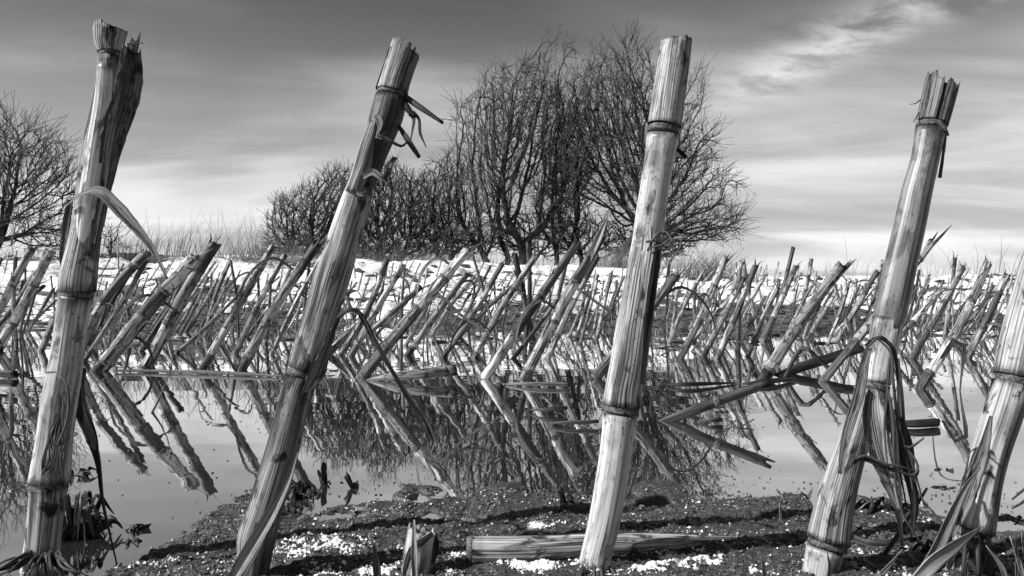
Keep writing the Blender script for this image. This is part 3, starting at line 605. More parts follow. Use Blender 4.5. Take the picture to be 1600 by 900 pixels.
SPR = [((592, 925), (588, 880), (583, 845), 14, 'stubby pale grass blade left of the split stump'), ((1196, 925), (1194, 890), (1189, 868), 10, 'tiny blade at the bottom edge between the third and fourth tall stalks'),
       ((1219, 820), (1219, 800), (1218, 785), 5, 'tiny dark upright sprout on the mud left of the fourth tall stalk'), ((1290, 925), (1296, 890), (1292, 862), 8, 'blade standing before the foot of the fourth tall stalk'),
       ((1575, 930), (1566, 890), (1540, 852), 12, 'blade curving left before the right corner'), ((1604, 920), (1592, 880), (1578, 838), 10, 'taller blade in the right corner'), ((1590, 920), (1588, 870), (1586, 832), 9, 'upright blade in the right corner'),
       ((1612, 900), (1600, 860), (1596, 830), 10, 'rightmost blade cut by the picture edge'), ((1545, 925), (1520, 885), (1490, 846), 9, 'thin blade arching left over the foot of the right-edge stalk'), ((1510, 925), (1510, 890), (1514, 860), 7, 'short blade before the right-edge stalk'),
       ((1350, 925), (1385, 888), (1410, 858), 9, 'blade slanting right under the hanging sheath'), ((272, 915), (268, 890), (262, 874), 6, 'tiny blade on the mud at bottom left'), ((893, 742+16), (890, 780), (886, 790), 5, 'x')]
for i, (a, b_, c_, w_, lb) in enumerate(SPR[:-1]):
    g_ = G(a[0], min(a[1], 905), .003); Yd = g_.y if a[1] < 905 else .318
    blade('grass_sprout', lb, [(a[0], a[1], Yd), (b_[0], b_[1], Yd), (c_[0], c_[1], Yd)], [w_*.6, w_, 1], M_BLADE if i % 3 else M_LEAF, random.uniform(.55, 1.1), .6, .4, 'grass blade', GL, seed=i)
blade('dry_stick', 'brown stick leaning right under the hanging sheath of the fourth stalk', [(1352, 905, .35), (1400, 838, .352), (1448, 762, .356)], [9, 9, 5], M_DARK, .6, 1.2, .1, 'stick')
blade('dead_straw', 'straight dead leaf lying against the left foot of the fourth stalk', [(1325, 838, .37), (1370, 850, .36), (1440, 840, .355)], [10, 14, 6], M_WET, 3, .6, .4, 'straw')
# rotting clumps in the water
def clump(label, cx_, cy_, w_, h_, n, mat, seed, cat='weed clump'):
    r_ = random.Random(seed); o = G(cx_, cy_, 0); root = empty('weed_clump', o, label, cat)
    for k in range(n):
        a = r_.uniform(0, 6.28); L = r_.uniform(.3, 1); k_ = o.y/FPX
        p0 = o+Vector((math.cos(a)*w_*.35*k_*r_.random(), math.sin(a)*w_*.3*k_*r_.random(), -.001)); up = r_.uniform(.1, 1)*h_*k_
        p2 = p0+Vector((math.cos(a)*w_*.5*k_*L, math.sin(a)*w_*.4*k_*L, up*r_.uniform(-.1, .6))); p1 = (p0+p2)/2+Vector((0, 0, up))
        p1.x += r_.uniform(-1, 1)*.004
        mb = MB(); ribbon(mb, [p0, p1, p2], [r_.uniform(.001, .004), r_.uniform(.002, .006), .0006], (r_.uniform(-1, 1), -1, r_.uniform(0, 1)), .9, r_.uniform(-2, 2), .0004, 3, .003, .2, k)
        mb.build('leaf', mat if r_.random() < .75 else M_LEAF, root, o, color=r_.uniform(.6, 1.6))
clump('black clump of rotting leaves in the water right of the leftmost tall stalk', 112, 838, 95, 55, 40, M_WET, 1)
clump('small dark leaf raft floating left of the hanging wet leaf', 122, 744, 50, 10, 12, M_WET, 2)
clump('leafy sprouting weed at the mud edge right of the second tall stalk', 470, 775, 50, 24, 26, M_WET, 3)
clump('tiny upright sprout in open water right of the leafy weed', 507, 757, 12, 30, 5, M_WET, 4)
clump('lone little sprig in open water left of the dark tree reflection', 555, 762, 14, 26, 4, M_WET, 5)
clump('floating scrap between the black clump and the mud edge', 212, 828, 34, 10, 7, M_WET, 6)
clump('floating scrap nearest the hanging wet leaf tip', 200, 848, 26, 7, 6, M_WET, 7)
clump('small sprouting plant on the mud below the tree reflection', 888, 796, 34, 30, 10, M_WET, 8)
clump('dark debris at the foot of the fourth tall stalk', 1370, 800, 80, 22, 26, M_WET, 9)
clump('tangled dead leaves round the foot of the right-edge stalk', 1480, 872, 110, 30, 34, M_WET, 10)
clump('wispy bit standing on the far mud edge before the fourth stalk', 1262, 780, 14, 16, 4, M_WET, 11)
clump('flat floating scrap between the fourth and right-edge stalks', 1478, 762, 40, 4, 6, M_WET, 12)
clump('flat floating scrap under the scrap right of the fourth stalk', 1478, 735, 30, 4, 4, M_WET, 13)
clump('dark twigs on the mud left of the stump', 450, 800, 60, 10, 12, M_WET, 14)

# ---------------- stubble ----------------
def stub_mesh_parts(pts, rads, seed, detail=14, leafn=1, frayed=True):
    """pts in local metres from the waterline up; returns list of (name, MB, material, tone)"""
    r_ = random.Random(seed); out = []
    A = crom([(*p, r) for p, r in zip(pts, rads)], .014); s = np.concatenate([[0], np.cumsum(np.linalg.norm(np.diff(A[:, :3], axis=0), axis=1))]); L = s[-1]
    def at(d): return np.array([np.interp(d, s, A[:, c]) for c in range(4)])
    cuts = [0]; d = r_.uniform(.03, .075)
    while d < L-.035: cuts.append(d); d += r_.uniform(.065, .13)
    cuts.append(L); ph = r_.uniform(0, 6)
    for i in range(len(cuts)-1):
        a, b_ = cuts[i], cuts[i+1]; last = i == len(cuts)-2
        ds = np.linspace(a, b_, max(4, int((b_-a)/.012))); Q = np.array([at(x) for x in ds]); fl = 1+.12*np.exp(-((ds-a)/.012)) if i else np.ones(len(ds))
        flare = 1+.06*(np.clip((ds-(L-.03))/.03, 0, 1)) if last else 1
        mb = MB(); tube(mb, Q[:, :3], Q[:, 3]*fl*flare, detail, lambda an, ss: 1+.07*np.sin(an*3+ph+ss*10)+.05*np.sin(an*5-ph), jag=.006 if last else 0, jagseed=seed+i, inner=.01 if last and frayed else 0, sy=.85, v0=r_.uniform(0, 3), phase=math.pi/2)
        out.append(('internode', mb, M_STUB if r_.random() < .68 else M_DARK, r_.uniform(.5, 1.3)*(.42 if i == 0 else 1)))
        if not last:
            q = at(b_); T_ = at(b_+.003)[:3]-at(b_-.003)[:3]; T_ /= np.linalg.norm(T_); mb = MB()
            tube(mb, [q[:3]-T_*.0035, q[:3]-T_*.001, q[:3]+T_*.0015, q[:3]+T_*.0035], q[3]*np.array([1.0, 1.16, 1.16, 1.05]), detail, None, sy=.88); out.append(('node', mb, M_NODE, r_.uniform(.7, 2.4)))
    for k in range(leafn):
        d = r_.uniform(.25, .95)*L; q = at(d); side = r_.choice((-1, 1)); l = r_.uniform(.04, .16); p0 = Vector(q[:3]); sidev = Vector((side*.8, r_.uniform(-.7, .3), 0)).normalized()
        typ = r_.random(); mb = MB()
        if typ < .2:     # drooping ribbon
            ribbon(mb, [p0, p0+sidev*l*.35+Vector((0, 0, l*.2)), p0+sidev*l*.7+Vector((0, 0, -l*.1)), p0+sidev*l*.85+Vector((0, 0, -l*.7))], [.005, .009, .007, .002], (0, -1, .4), .9, r_.uniform(-1.5, 1.5), .0006, 3, .012, .1, seed)
        elif typ < .7:   # stiff broken leaf base
            T_ = Vector(tuple(at(min(L, d+.02))[:3]-q[:3])).normalized() if d < L-.02 else Vector((0, 0, 1))
            ribbon(mb, [p0, p0+T_*l*.3+sidev*q[3]*1.0, p0+T_*l*.55+sidev*q[3]*2], [.006, .007, .001], (0, -1, 0), 1.1, r_.uniform(-.4, .4), .0006, 3, .015, .1, seed)
        else:             # thin hanging fibre
            ribbon(mb, [p0, p0+sidev*l*.5+Vector((0, 0, -l*.1)), p0+sidev*l*.6+Vector((0, 0, -l))], [.003, .003, .0012], (0, -1, 0), .5, 1.0, .0006, 2, .015, 0, seed)
        out.append(('leaf', mb, M_LEAF if r_.random() < .65 else M_DARK, r_.uniform(.5, 1.2)))
    if detail > 12:      # splayed splinters at the torn end
        q = at(L-.004); T_ = at(L)[:3]-at(L-.02)[:3]; T_ /= np.linalg.norm(T_)
        for k in range(r_.choice((2, 3, 4))):
            an = r_.uniform(0, 6.28); sv = np.array((math.cos(an), math.sin(an)*.6, r_.uniform(-.3, .3))); l = r_.uniform(.008, .026); mb = MB(); b0_ = q[:3]+sv*q[3]*.8
            ribbon(mb, [tuple(b0_-T_*.012), tuple(b0_+T_*l*.4+sv*q[3]*.2), tuple(b0_+T_*l+sv*l*r_.uniform(.1, .7))], [.005, .004, .001], (0, -1, .2), .9, r_.uniform(-.6, .6), .0006, 3, .01, .1, seed+k)
            out.append(('splinter', mb, M_DARK if r_.random() < .6 else M_LEAF, r_.uniform(.5, 1.3)))
    # a wrapped sheath along part of the cane
    if r_.random() < .75:
        a = r_.uniform(.05, .4)*L; b_ = min(L-.01, a+r_.uniform(.08, .17)); ds = np.linspace(a, b_, 9); Q = np.array([at(x) for x in ds]); mb = MB(); w0 = r_.uniform(2.2, 4.6); st0 = r_.uniform(0, 6)
        tube(mb, Q[:, :3], Q[:, 3]*np.linspace(1.08, 1.18, 9), max(8, detail-4), lambda an, ss: 1+.06*np.sin(an*4+ph), jag=.01, jagseed=seed+9, caps=False, a0=st0, a1=st0+w0, sy=.88)
        out.append(('leaf_sheath', mb, M_FIB, r_.uniform(.55, 1.0)))
    return out
STUB_GROUP = 'rows of cut corn stubble standing in the flooded field'
def build_stub(label, base, parts):
    root = empty('stubble_stalk', base, label, 'stubble stalk', STUB_GROUP)
    for nm, mb, mat, tone in parts: mb.build(nm, mat, root, base, color=tone)
    return root
# (base px, base py, top px, top py, width px, leaves, bend, label)
S = [(-45, 566, 50, 388, 17, 1, 0, 'leaning stub cut by the left edge, its top touching the bushes'), (-6, 548, 78, 392, 21, 2, 0, 'thick leaning ribbed stub just inside the left edge'), (43, 518, 84, 450, 7, 0, 0, 'thin short stub just left of the leftmost tall stalk'),
 (64, 549, 108, 440, 12, 1, 0, 'narrow stub half behind the left side of the leftmost tall stalk'), (116, 566, 231, 392, 21, 2, .1, 'thick stub emerging rightwards from behind the leftmost tall stalk'), (130, 566, 229, 406, 11, 0, 0, 'slim stub close under the thick one emerging behind the leftmost stalk'),
 (154, 580, 309, 400, 29, 2, .06, 'thickest leaning stub right of the leftmost tall stalk, rising from the floating cane end'), (226, 577, 336, 379, 24, 2, 0, 'tall dark-sided stub whose flared top rises highest on the left'), (220, 549, 286, 455, 13, 1, 0, 'short pale stub crossing behind the thickest left stub'),
 (276, 552, 372, 461, 8, 0, 0, 'thin rod slanting far right, left of centre-left pair'), (314, 580, 426, 384, 17, 1, 0, 'slender long stub standing on the middle of the long floating cane'), (376, 578, 496, 380, 21, 2, .04, 'dark frayed stub at the right end of the long floating cane'),
 (368, 552, 446, 398, 12, 1, 0, 'slim stub left of the dark frayed stub'), (424, 554, 504, 398, 10, 1, 0, 'slim stub partly hidden by the strongly leaning tall stalk'), (512, 554, 575, 492, 14, 0, 0, 'short dark slanting stub right behind the second tall stalk'),
 (533, 555, 605, 405, 14, 2, -.05, 'curved stub with a dark node ring, right of the second tall stalk'), (548, 557, 630, 412, 14, 1, .04, 'stub with pale upper half next to the curved one'), (567, 589, 733, 389, 23, 1, 0, 'large pale stub with ringed middle, rising over the half-sunk log'),
 (636, 556, 730, 428, 14, 1, 0, 'darker slanting stub behind the large pale one'), (692, 559, 785, 412, 12, 1, 0, 'slender stub in the gap right of the large pale stub'), (741, 559, 838, 398, 14, 1, 0, 'slender stub before the big tree trunks, left of the knobbly one'),
 (756, 592, 902, 380, 20, 2, .03, 'knobbly grey stub before the middle of the big trees'), (818, 592, 940, 369, 23, 2, .02, 'striped stub with a long pale spike on top'), (855, 561, 935, 397, 13, 0, 0, 'pale smooth stub close behind the spiked one'), (802, 560, 870, 470, 9, 1, 0, 'small stub between the knobbly and the spiked stubs'),
 (900, 528, 934, 429, 8, 1, 0, 'thin upright far stub left of the third tall stalk'), (932, 531, 955, 426, 8, 1, 0, 'thinner upright far stub touching the left of the third tall stalk'), (929, 592, 1056, 430, 21, 2, 0, 'frayed stub passing behind the third tall stalk'),
 (1062, 561, 1133, 403, 15, 2, 0, 'pale stub standing right of the third tall stalk'), (1099, 557, 1162, 435, 12, 1, 0, 'slim twin stub left of the square-topped one'), (1121, 561, 1181, 415, 14, 1, 0, 'square-topped stub right of its slim twin'),
 (1080, 535, 1160, 446, 11, 1, 0, 'dark slanting stub crossing behind the twin stubs'), (1168, 557, 1215, 450, 10, 1, 0, 'dark stub left of the big stub on the fallen branch'), (1192, 533, 1244, 415, 13, 2, 0, 'blunt-topped stub behind the big right-hand slanting stub'),
 (1193, 592, 1316, 415, 25, 2, .03, 'big slanting stub rising from the joint of the sunken log'), (1244, 512, 1268, 405, 9, 1, 0, 'bright upright thin stub crossing the big right-hand slanting one'), (1262, 528, 1309, 452, 8, 0, 0, 'small grey stub right of the big slanting stub'),
 (1306, 535, 1371, 424, 12, 1, 0, 'grey stub left of the fourth tall stalk'), (1286, 596, 1458, 376, 17, 3, 0, 'long pale stub passing behind the fourth tall stalk to a frayed tip'), (1424, 560, 1504, 418, 14, 3, 0, 'frayed stub just right of the fourth tall stalk'),
 (1436, 607, 1544, 410, 21, 2, -.05, 'large grey stub between the fourth and the right-edge tall stalks'), (1511, 560, 1573, 430, 15, 1, 0, 'stub left of the right-edge tall stalk'), (1476, 528, 1492, 404, 8, 3, 0, 'thin ragged upright stub between the fourth and right-edge stalks'), (1555, 548, 1606, 420, 12, 1, 0, 'stub half hidden by the right-edge tall stalk')]
r_ = random.Random(3)
for i, (bx, by, tx, ty, wd, lf, bend, lb) in enumerate(S):
    b0 = G(bx, by); dy = r_.uniform(-.02, .06)*b0.y; t0 = P(tx, ty, b0.y+dy)
    mid = (b0+t0)/2 + Vector((-(t0-b0).z, 0, (t0-b0).x))*(bend*.6+r_.uniform(-.02, .02)); r0 = wd*.74/2*b0.y/FPX
    dn = b0-(t0-b0)*.12
    parts = stub_mesh_parts([dn, b0, mid, t0], [r0*1.02, r0, r0*r_.uniform(.86, .98), r0*r_.uniform(.8, 1.02)], 100+i, 20 if wd > 14 else 14, lf)
    root = build_stub(lb, b0, parts)
    if lb.startswith('striped stub'):
        q = t0-b0; mb = MB(); ribbon(mb, [b0+q*.78, b0+q*.95+Vector((-.004, -.01, 0)), P(954, 328, b0.y)], [.014, .016, .001], (0, -1, 0), .8, 0, .001, 4, .012); mb.build('spike', M_BLADE, root, b0, color=1.2)
        mb = MB(); ribbon(mb, [P(898, 448, b0.y-.012), P(940, 478, b0.y-.02), P(972, 500, b0.y-.03)], [.006, .005, .003], (0, -1, 0), .8, 0, .001, 3, .02); mb.build('leaf', M_DARK, root, b0, color=.6)
    if lb.startswith('large pale stub'):
        mb = MB(); ribbon(mb, [P(650, 490, b0.y-.014), P(686, 462, b0.y-.02), P(720, 492, b0.y-.02), P(795, 540, b0.y-.02)], [.003, .007, .006, .003], (0, -1, .3), .8, .5, .001, 3, .02); mb.build('leaf', M_LEAF, root, b0, color=1.0)
    if lb.startswith('large grey stub'):
        mb = MB(); ribbon(mb, [P(1470, 560, b0.y-.012), P(1490, 532, b0.y-.03), P(1506, 540, b0.y-.03), P(1502, 590, b0.y-.03), P(1500, 612, b0.y-.03)], [.004, .008, .008, .004, .002], (0, -1, .3), .8, .8, .001, 3, .02); mb.build('leaf', M_WET, root, b0, color=1.8)

# prototypes for the further rows, then copies
protos = []
for k in range(16):
    L = r_.uniform(.24, .34); r0 = r_.uniform(.0055, .009); bn = r_.uniform(-.009, .009)
    parts = stub_mesh_parts([Vector((0, 0, -.04)), Vector((0, 0, 0)), Vector((bn, r_.uniform(-.01, .01), L*.5)), Vector((bn*r_.uniform(-1, 1), 0, L))], [r0*1.03, r0, r0*.92, r0*.9], 500+k, 9, r_.choice((1, 2, 2, 3)))
    objs = []
    for nm, mb, mat, tone in parts:
        o_ = mb.build(nm, mat, None, (0, 0, 0), color=tone); COL.objects.unlink(o_); objs.append(o_)
    protos.append((objs, L))
ORD = ['', 'first', 'second', 'third', 'fourth', 'fifth', 'sixth', 'seventh', 'eighth', 'ninth', 'tenth', 'eleventh', 'twelfth', 'thirteenth', 'fourteenth', 'fifteenth', 'sixteenth', 'seventeenth', 'eighteenth', 'nineteenth', 'twentieth']
def foot_px(p):      # photo column of a point
    return 800+FPX*p[0]/p[1]
spots = []
rows = [1.95, 2.55, 3.2, 3.85, 4.5, 5.2, 5.9, 6.55, 7.1, 7.7]
for ri, D in enumerate(rows):
    half = D*.78; xx = -half+r_.uniform(0, .1); sp = [.25, .13, .13, .13, .15, .17, .19, .17, .15, .17][ri]
    while xx < half:
        if ri == 0 and r_.random() < .55: xx += sp; continue
        spots.append([ri, xx, D+r_.gauss(0, .09)]); xx += sp*r_.uniform(.45, 1.6)
spots.sort(key=lambda s_: s_[2]); cap = 300-len(S)
near, rest = spots[:cap], spots[cap:]
zones = [(-200, 100, 'left of the leftmost tall stalk'), (100, 520, 'between first and second tall stalks'), (520, 980, 'between second and third tall stalks'), (980, 1390, 'between third and fourth tall stalks'), (1390, 1900, 'right of the fourth tall stalk')]
near += [[min(range(len(rows)), key=lambda i_: abs(rows[i_]-g_.y)), g_.x, g_.y, 1] for g_ in (G(q[0], q[1]) for q in S) if g_.y > 1.65]
near.sort(key=lambda s_: s_[1]/s_[2]); cnt = {}
for j, (ri, x, y, *own) in enumerate(near):
    zi = [i for i, z_ in enumerate(zones) if z_[0] <= foot_px((x, y)) < z_[1]]; zi = zi[0] if zi else 0
    cnt[(ri, zi)] = cnt.get((ri, zi), 0)+1; n_ = cnt[(ri, zi)]
    if own: continue      # already built above by hand, only counted here
    lean = abs(r_.gauss(.42, .2)) if r_.random() < .8 else r_.uniform(-.35, .2); ta = 'upright' if abs(lean) < .2 else ('leaning' if lean > 0 else 'left-tilting')
    objs, L = protos[r_.randrange(16)]; zb = max(0, sz(x, y)) if y > 6 else 0
    sc_ = r_.uniform(.82, 1.28)*(1.0 if y < 4 else 1.08); siz = 'long' if L*sc_ > .33 else ('short' if L*sc_ < .25 else 'grey')
    root = empty('stubble_stalk', (x, y, zb-.004), f'{siz} {ta} stub, {ORD[n_] if n_ < 21 else str(n_)+("st" if n_ % 10 == 1 else "nd" if n_ % 10 == 2 else "rd" if n_ % 10 == 3 else "th")} from left in the {ORD[ri+3]} row, {zones[zi][2]}', 'stubble stalk', STUB_GROUP)
    root.rotation_euler = (r_.gauss(0, .13), lean, r_.uniform(-.5, .5)); wsc = sc_*r_.uniform(.8, 1.15); root.scale = (wsc, wsc, sc_)
    tone_ = r_.choice((.4, .65, .9, 1.1, 1.3))
    for o_ in objs:
        c_ = o_.copy(); c_.parent = root; k_ = o_.color[0]*tone_; c_.color = (k_, k_, k_, 1); COL.objects.link(c_)
# the farthest stubs, joined
mb = MB()
for ri, x, y in rest:
    zb = max(0, sz(x, y)); lean = r_.gauss(.35, .25); L = r_.uniform(.2, .34); q = Vector((math.sin(lean), r_.gauss(0, .1), math.cos(lean)))*L; b0 = Vector((x, y, zb-.02)); r0 = r_.uniform(.007, .012)
    tube(mb, [tuple(b0), tuple(b0+q*.5), tuple(b0+q)], [r0, r0*.95, r0], 6, jag=.01, jagseed=int(x*100))
if rest: props(mb.build('far_stubble', M_STUB), 'farthest stubble stalks standing in the snow at the foot of the bank', 'stubble', kind='stuff')

# thin dead weeds, broken leaves and straws between the rows
mb = MB()
for k in range(520):
    y = r_.uniform(1.8, 7.2); x = r_.uniform(-.8, .8)*y; zb = 0 if y < 6 else sz(x, y); L = r_.uniform(.05, .24); a = r_.gauss(.3, .6); b0 = Vector((x, y, zb-.01)); q = Vector((math.sin(a), r_.gauss(0, .3), math.cos(a)))*L
    bnd = Vector((r_.gauss(0, .2), r_.gauss(0, .1), r_.gauss(0, .05)))*L; r0 = r_.uniform(.0012, .0032)
    C = crom([tuple(b0), tuple(b0+q*.5+bnd), tuple(b0+q)], .06); tube(mb, C, np.linspace(r0, r0*.5, len(C)), 3, caps=False, v0=x)
props(mb.build('dead_weeds', M_LEAF, color=.8), 'thin dead weed stems and leaf fibres between the stubble rows', 'weeds', kind='stuff')
# snapped canes lying on the water among the far rows
mb = MB()
for k in range(520):
    y = r_.uniform(5.7, 6.6) if r_.random() < .75 else r_.uniform(2.2, 5.6); x = r_.uniform(-.8, .8)*y; a = r_.gauss(0, .35); L = r_.uniform(.05, .35)*(1 if y > 5 else .6); zb = (sz(x, y) if y > 6 else 0)+r_.uniform(0, .03)*(y > 5.4)
    d_ = Vector((math.cos(a), math.sin(a), r_.gauss(0, .1)))*L/2; r0 = r_.uniform(.002, .009); c0 = Vector((x, y, zb))
    tube(mb, [tuple(c0-d_), tuple(c0), tuple(c0+d_)], [r0, r0, r0*.6], 5)
props(mb.build('shore_litter', M_DARK, color=.8), 'dark broken straw and canes littering the foot of the snow bank', 'litter', kind='stuff')

CV = []; CF = []
ico = [(1, 0, 0), (-1, 0, 0), (0, 1, 0), (0, -1, 0), (0, 0, 1), (.7, .7, .5), (-.7, .7, .5), (.7, -.7, .5), (-.7, -.7, .5)]
icf = [(0, 5, 7), (5, 4, 7), (5, 6, 4), (5, 2, 6), (6, 1, 8), (6, 8, 4), (8, 7, 4), (8, 3, 7), (2, 5, 0), (1, 6, 2), (3, 8, 1), (0, 7, 3)]
for k in range(1500):
    y = r_.uniform(6.0, 10.5); x = r_.uniform(-.82, .82)*y
    if fbm(x*.9, y*1.6+5, 3) < .02: continue
    z = sz(x, y); s_ = r_.uniform(.015, .07); b_ = len(CV)
    for q in ico: CV.append((x+q[0]*s_*r_.uniform(.7, 1.6), y+q[1]*s_*r_.uniform(.6, 1.3), z+q[2]*s_*r_.uniform(.35, .8)-.008))
    CF += [tuple(i+b_ for i in f_) for f_ in icf]
props(np_mesh('soil_clods', CV, CF, M_SOIL, False), 'dark clods of soil and matted straw breaking through the snow', kind='stuff')

# ---------------- canes and logs lying in the water ----------------
def log(name, label, p, wpx, mat, color=1, z=None, nodes=(), cat='fallen stalk', frag=0, seg=22, group=None):
    Q = [G(px, py, zz) for px, py, zz in p]; o = Q[0]; root = empty(name, o, label, cat, group); A = crom([(*q, w_/2*q.y/FPX) for q, w_ in zip(Q, wpx)], .01); mb = MB(); sd_ = len(label)
    tube(mb, A[:, :3], A[:, 3], seg, lambda a, s: 1+.08*np.sin(a*3+s*6+sd_)+.05*np.sin(a*7), sy=.8, jag=.008, jagseed=sd_, inner=.012); mb.build('internode', mat, root, o, color=color)
    for n_ in nodes:
        i = int(n_*(len(A)-2))+1; T_ = A[i, :3]-A[i-1, :3]; T_ /= np.linalg.norm(T_); mb = MB(); tube(mb, [A[i, :3]-T_*.004, A[i, :3]-T_*.001, A[i, :3]+T_*.001, A[i, :3]+T_*.004], A[i, 3]*np.array([1, 1.14, 1.14, 1]), seg, None, sy=.85); mb.build('node', M_NODE, root, o, color=1.2)
    return root
FL = 'broken canes lying in the water'
log('floating_cane', 'long thin cane floating level under the left stubs', [(180, 579, .004), (260, 580, .004), (350, 583, .004), (446, 588, .003)], [3, 5, 6, 3], M_DARK, .8, nodes=(.3, .66), group=FL)
log('sunken_log', 'thick frayed half-sunk log lying beside the large pale stub', [(574, 594, .000), (620, 588, .010), (660, 584, .015), (709, 578, .020)], [5, 13, 16, 18], M_FIB, .6, group=FL)
log('floating_cane', 'flat cane floating under the spiked stub, reaching right', [(790, 600, .002), (830, 600, .005), (888, 600, .006)], [3, 6, 7], M_DARK, 1.3, group=FL)
log('floating_cane', 'dark sharp cane floating right of the third tall stalk', [(1038, 601, .003), (1080, 600, .006), (1150, 598, .002)], [2, 7, 2], M_DARK, .3, group=FL)
log('sunken_log', 'dark bent cane climbing from the water to the foot of the big slanting stub', [(1022, 662, -.004), (1060, 650, .006), (1120, 627, .024), (1200, 599, .045)], [5, 14, 15, 13], M_DARK, .55, nodes=(.55,), group=FL)
q0 = P(1198, 597, 1.31); 
r0_ = empty('fallen_branch', q0, 'black cane sloping up rightwards from the big slanting stub foot', 'fallen stalk', FL)
A = crom([(*P(1196, 598, 1.33), .007), (*P(1240, 578, 1.36), .009), (*P(1290, 562, 1.4), .010), (*P(1345, 545, 1.45), .009)], .012); mb = MB(); tube(mb, A[:, :3], A[:, 3], 14, lambda a, s: 1+.1*np.sin(a*3+s*9), jag=.01, inner=.008); mb.build('internode', M_DARK, r0_, q0, color=.3)
A = crom([(*P(1225, 592, 1.30), .003), (*P(1246, 552, 1.32), .005), (*P(1262, 546, 1.30), .004), (*P(1298, 580, 1.28), .003)], .01); mb = MB(); tube(mb, A[:, :3], A[:, 3], 6); mb.build('twig', M_DARK, r0_, q0, color=.5)
log('floating_cane', 'short black cane end floating right of the fourth tall stalk', [(1395, 662, .004), (1430, 662, .005), (1462, 660, .005)], [8, 12, 13], M_DARK, .3, group=FL)
log('floating_cane', 'small dark cane lying in the tree reflection, upper one', [(828, 640, .003), (850, 640, .006), (880, 638, .007)], [2, 6, 7], M_DARK, .6, group=FL)
log('floating_cane', 'small dark cane lying in the tree reflection, lower one', [(856, 661, .003), (890, 660, .005), (928, 659, .005)], [2, 6, 7], M_DARK, .7, group=FL)
log('floating_cane', 'black cane end poking in from the left edge', [(-30, 584, .006), (-5, 584, .008), (24, 584, .009)], [9, 10, 11], M_DARK, .3, group=FL)
log('floating_cane', 'tiny dark cane floating far right of the third tall stalk', [(1090, 657, .002), (1108, 657, .004), (1122, 656, .004)], [2, 6, 7], M_DARK, .5, group=FL)
log('floating_cane', 'thin dark cane under the slanting stubs left of the fourth stalk', [(1160, 600, .002), (1200, 596, .006), (1240, 592, .004)], [3, 8, 5], M_DARK, .3, group=FL)
for lb, pts, wd in [('long thin straw arching in front of the tree reflection', [(690, 726, .62), (712, 708, .63), (750, 686, .66), (788, 650, .70)], [3, 3.5, 3, 1.5]),
                    ('dark bent twig rising from the water right of the third stalk', [(1122, 672, .73), (1128, 690, .70), (1150, 672, .74), (1178, 655, .77)], [2, 3, 3, 2]),
                    ('forked twig standing in water beneath the left stubs', [(234, 652, .85), (250, 620, .88), (262, 590, .9), (270, 560, .92)], [4, 3, 2, 1.5])]:
    o_ = strand(None, None, [(a, b_, c_) for a, b_, c_ in pts], wd, M_DARK, .8, 'loose_straw'); props(o_, lb, 'straw')
stk = [(1600, 640), (1590, 655)]
log('floating_cane', 'small stick floating at the right edge beside the tall stalk', [(1582, 780, .003), (1600, 765, .004), (1625, 742, .004)], [3, 4, 4], M_DARK, .7, group=FL)

# ---------------- bare trees on the bank ----------------
def colonize(base, ells, n_att, step, rinf, rkill, seed, forks=1, maxit=260, wob=.25, inert=.75):
    g = np.random.default_rng(seed); pts = []; vol = [e[3]*e[4]*e[5] for e in ells]; tot = sum(vol)
    for (cx_, cy_, cz_, rx, ry, rz), v_ in zip(ells, vol):
        n = int(n_att*v_/tot*1.9)+8; q = g.normal(size=(n, 3)); q /= np.linalg.norm(q, axis=1)[:, None]; q *= g.random((n, 1))**(1/2.6); pts.append(q*[rx, ry, rz]+[cx_, cy_, cz_])
    A = np.concatenate(pts); A = A[A[:, 2] > base[0][2]+.12]
    if len(A) > n_att: A = A[g.choice(len(A), n_att, False)]
    N = []; par = []
    for b_ in base:
        N.append(np.array(b_[:3], float)); par.append(-1); d_ = np.array(b_[3]); d_ = d_/np.linalg.norm(d_)
        for k in range(b_[4]):
            d_ = d_+g.normal(0, .10, 3); d_ /= np.linalg.norm(d_); N.append(N[-1]+d_*step); par.append(len(N)-2)
    N = np.array(N); par = list(par)
    dist = np.full(len(A), 1e9); near_ = np.zeros(len(A), int)
    def upd(i0):
        nonlocal dist, near_
        D_ = np.linalg.norm(A[:, None]-N[None, i0:], axis=2); j = D_.argmin(1); d_ = D_[np.arange(len(A)), j]; k = d_ < dist; dist[k] = d_[k]; near_[k] = j[k]+i0
    upd(0); used = {}
    for it in range(maxit):
        act = dist < rinf
        if not act.any(): act = dist < dist.min()+step*2
        d_ = A[act]-N[near_[act]]; d_ /= np.linalg.norm(d_, axis=1)[:, None]+1e-9; idx = near_[act]; parr = np.array(par)
        u, inv = np.unique(idx, return_inverse=True); S_ = np.zeros((len(u), 3)); np.add.at(S_, inv, d_)
        S_ /= np.linalg.norm(S_, axis=1)[:, None]+1e-6; pd = N[u]-N[np.maximum(parr[u], 0)]; pd /= np.linalg.norm(pd, axis=1)[:, None]+1e-9; S_ = S_*.62+pd*inert+[0, 0, .05]; S_ += g.normal(0, wob, S_.shape); S_ /= np.linalg.norm(S_, axis=1)[:, None]+1e-6
        ok = np.array([used.get(int(k), 0) < 4 for k in u]); u = u[ok]; S_ = S_[ok]
        if len(u) == 0: break
        for k in u: used[int(k)] = used.get(int(k), 0)+1
        i0 = len(N); N = np.concatenate([N, N[u]+S_*step]); par += [int(k) for k in u]; upd(i0); keep = dist > rkill; A = A[keep]; dist = dist[keep]; near_ = near_[keep]
        if len(A) < 6 or len(N) > 26000: break
    return N, np.array(par)
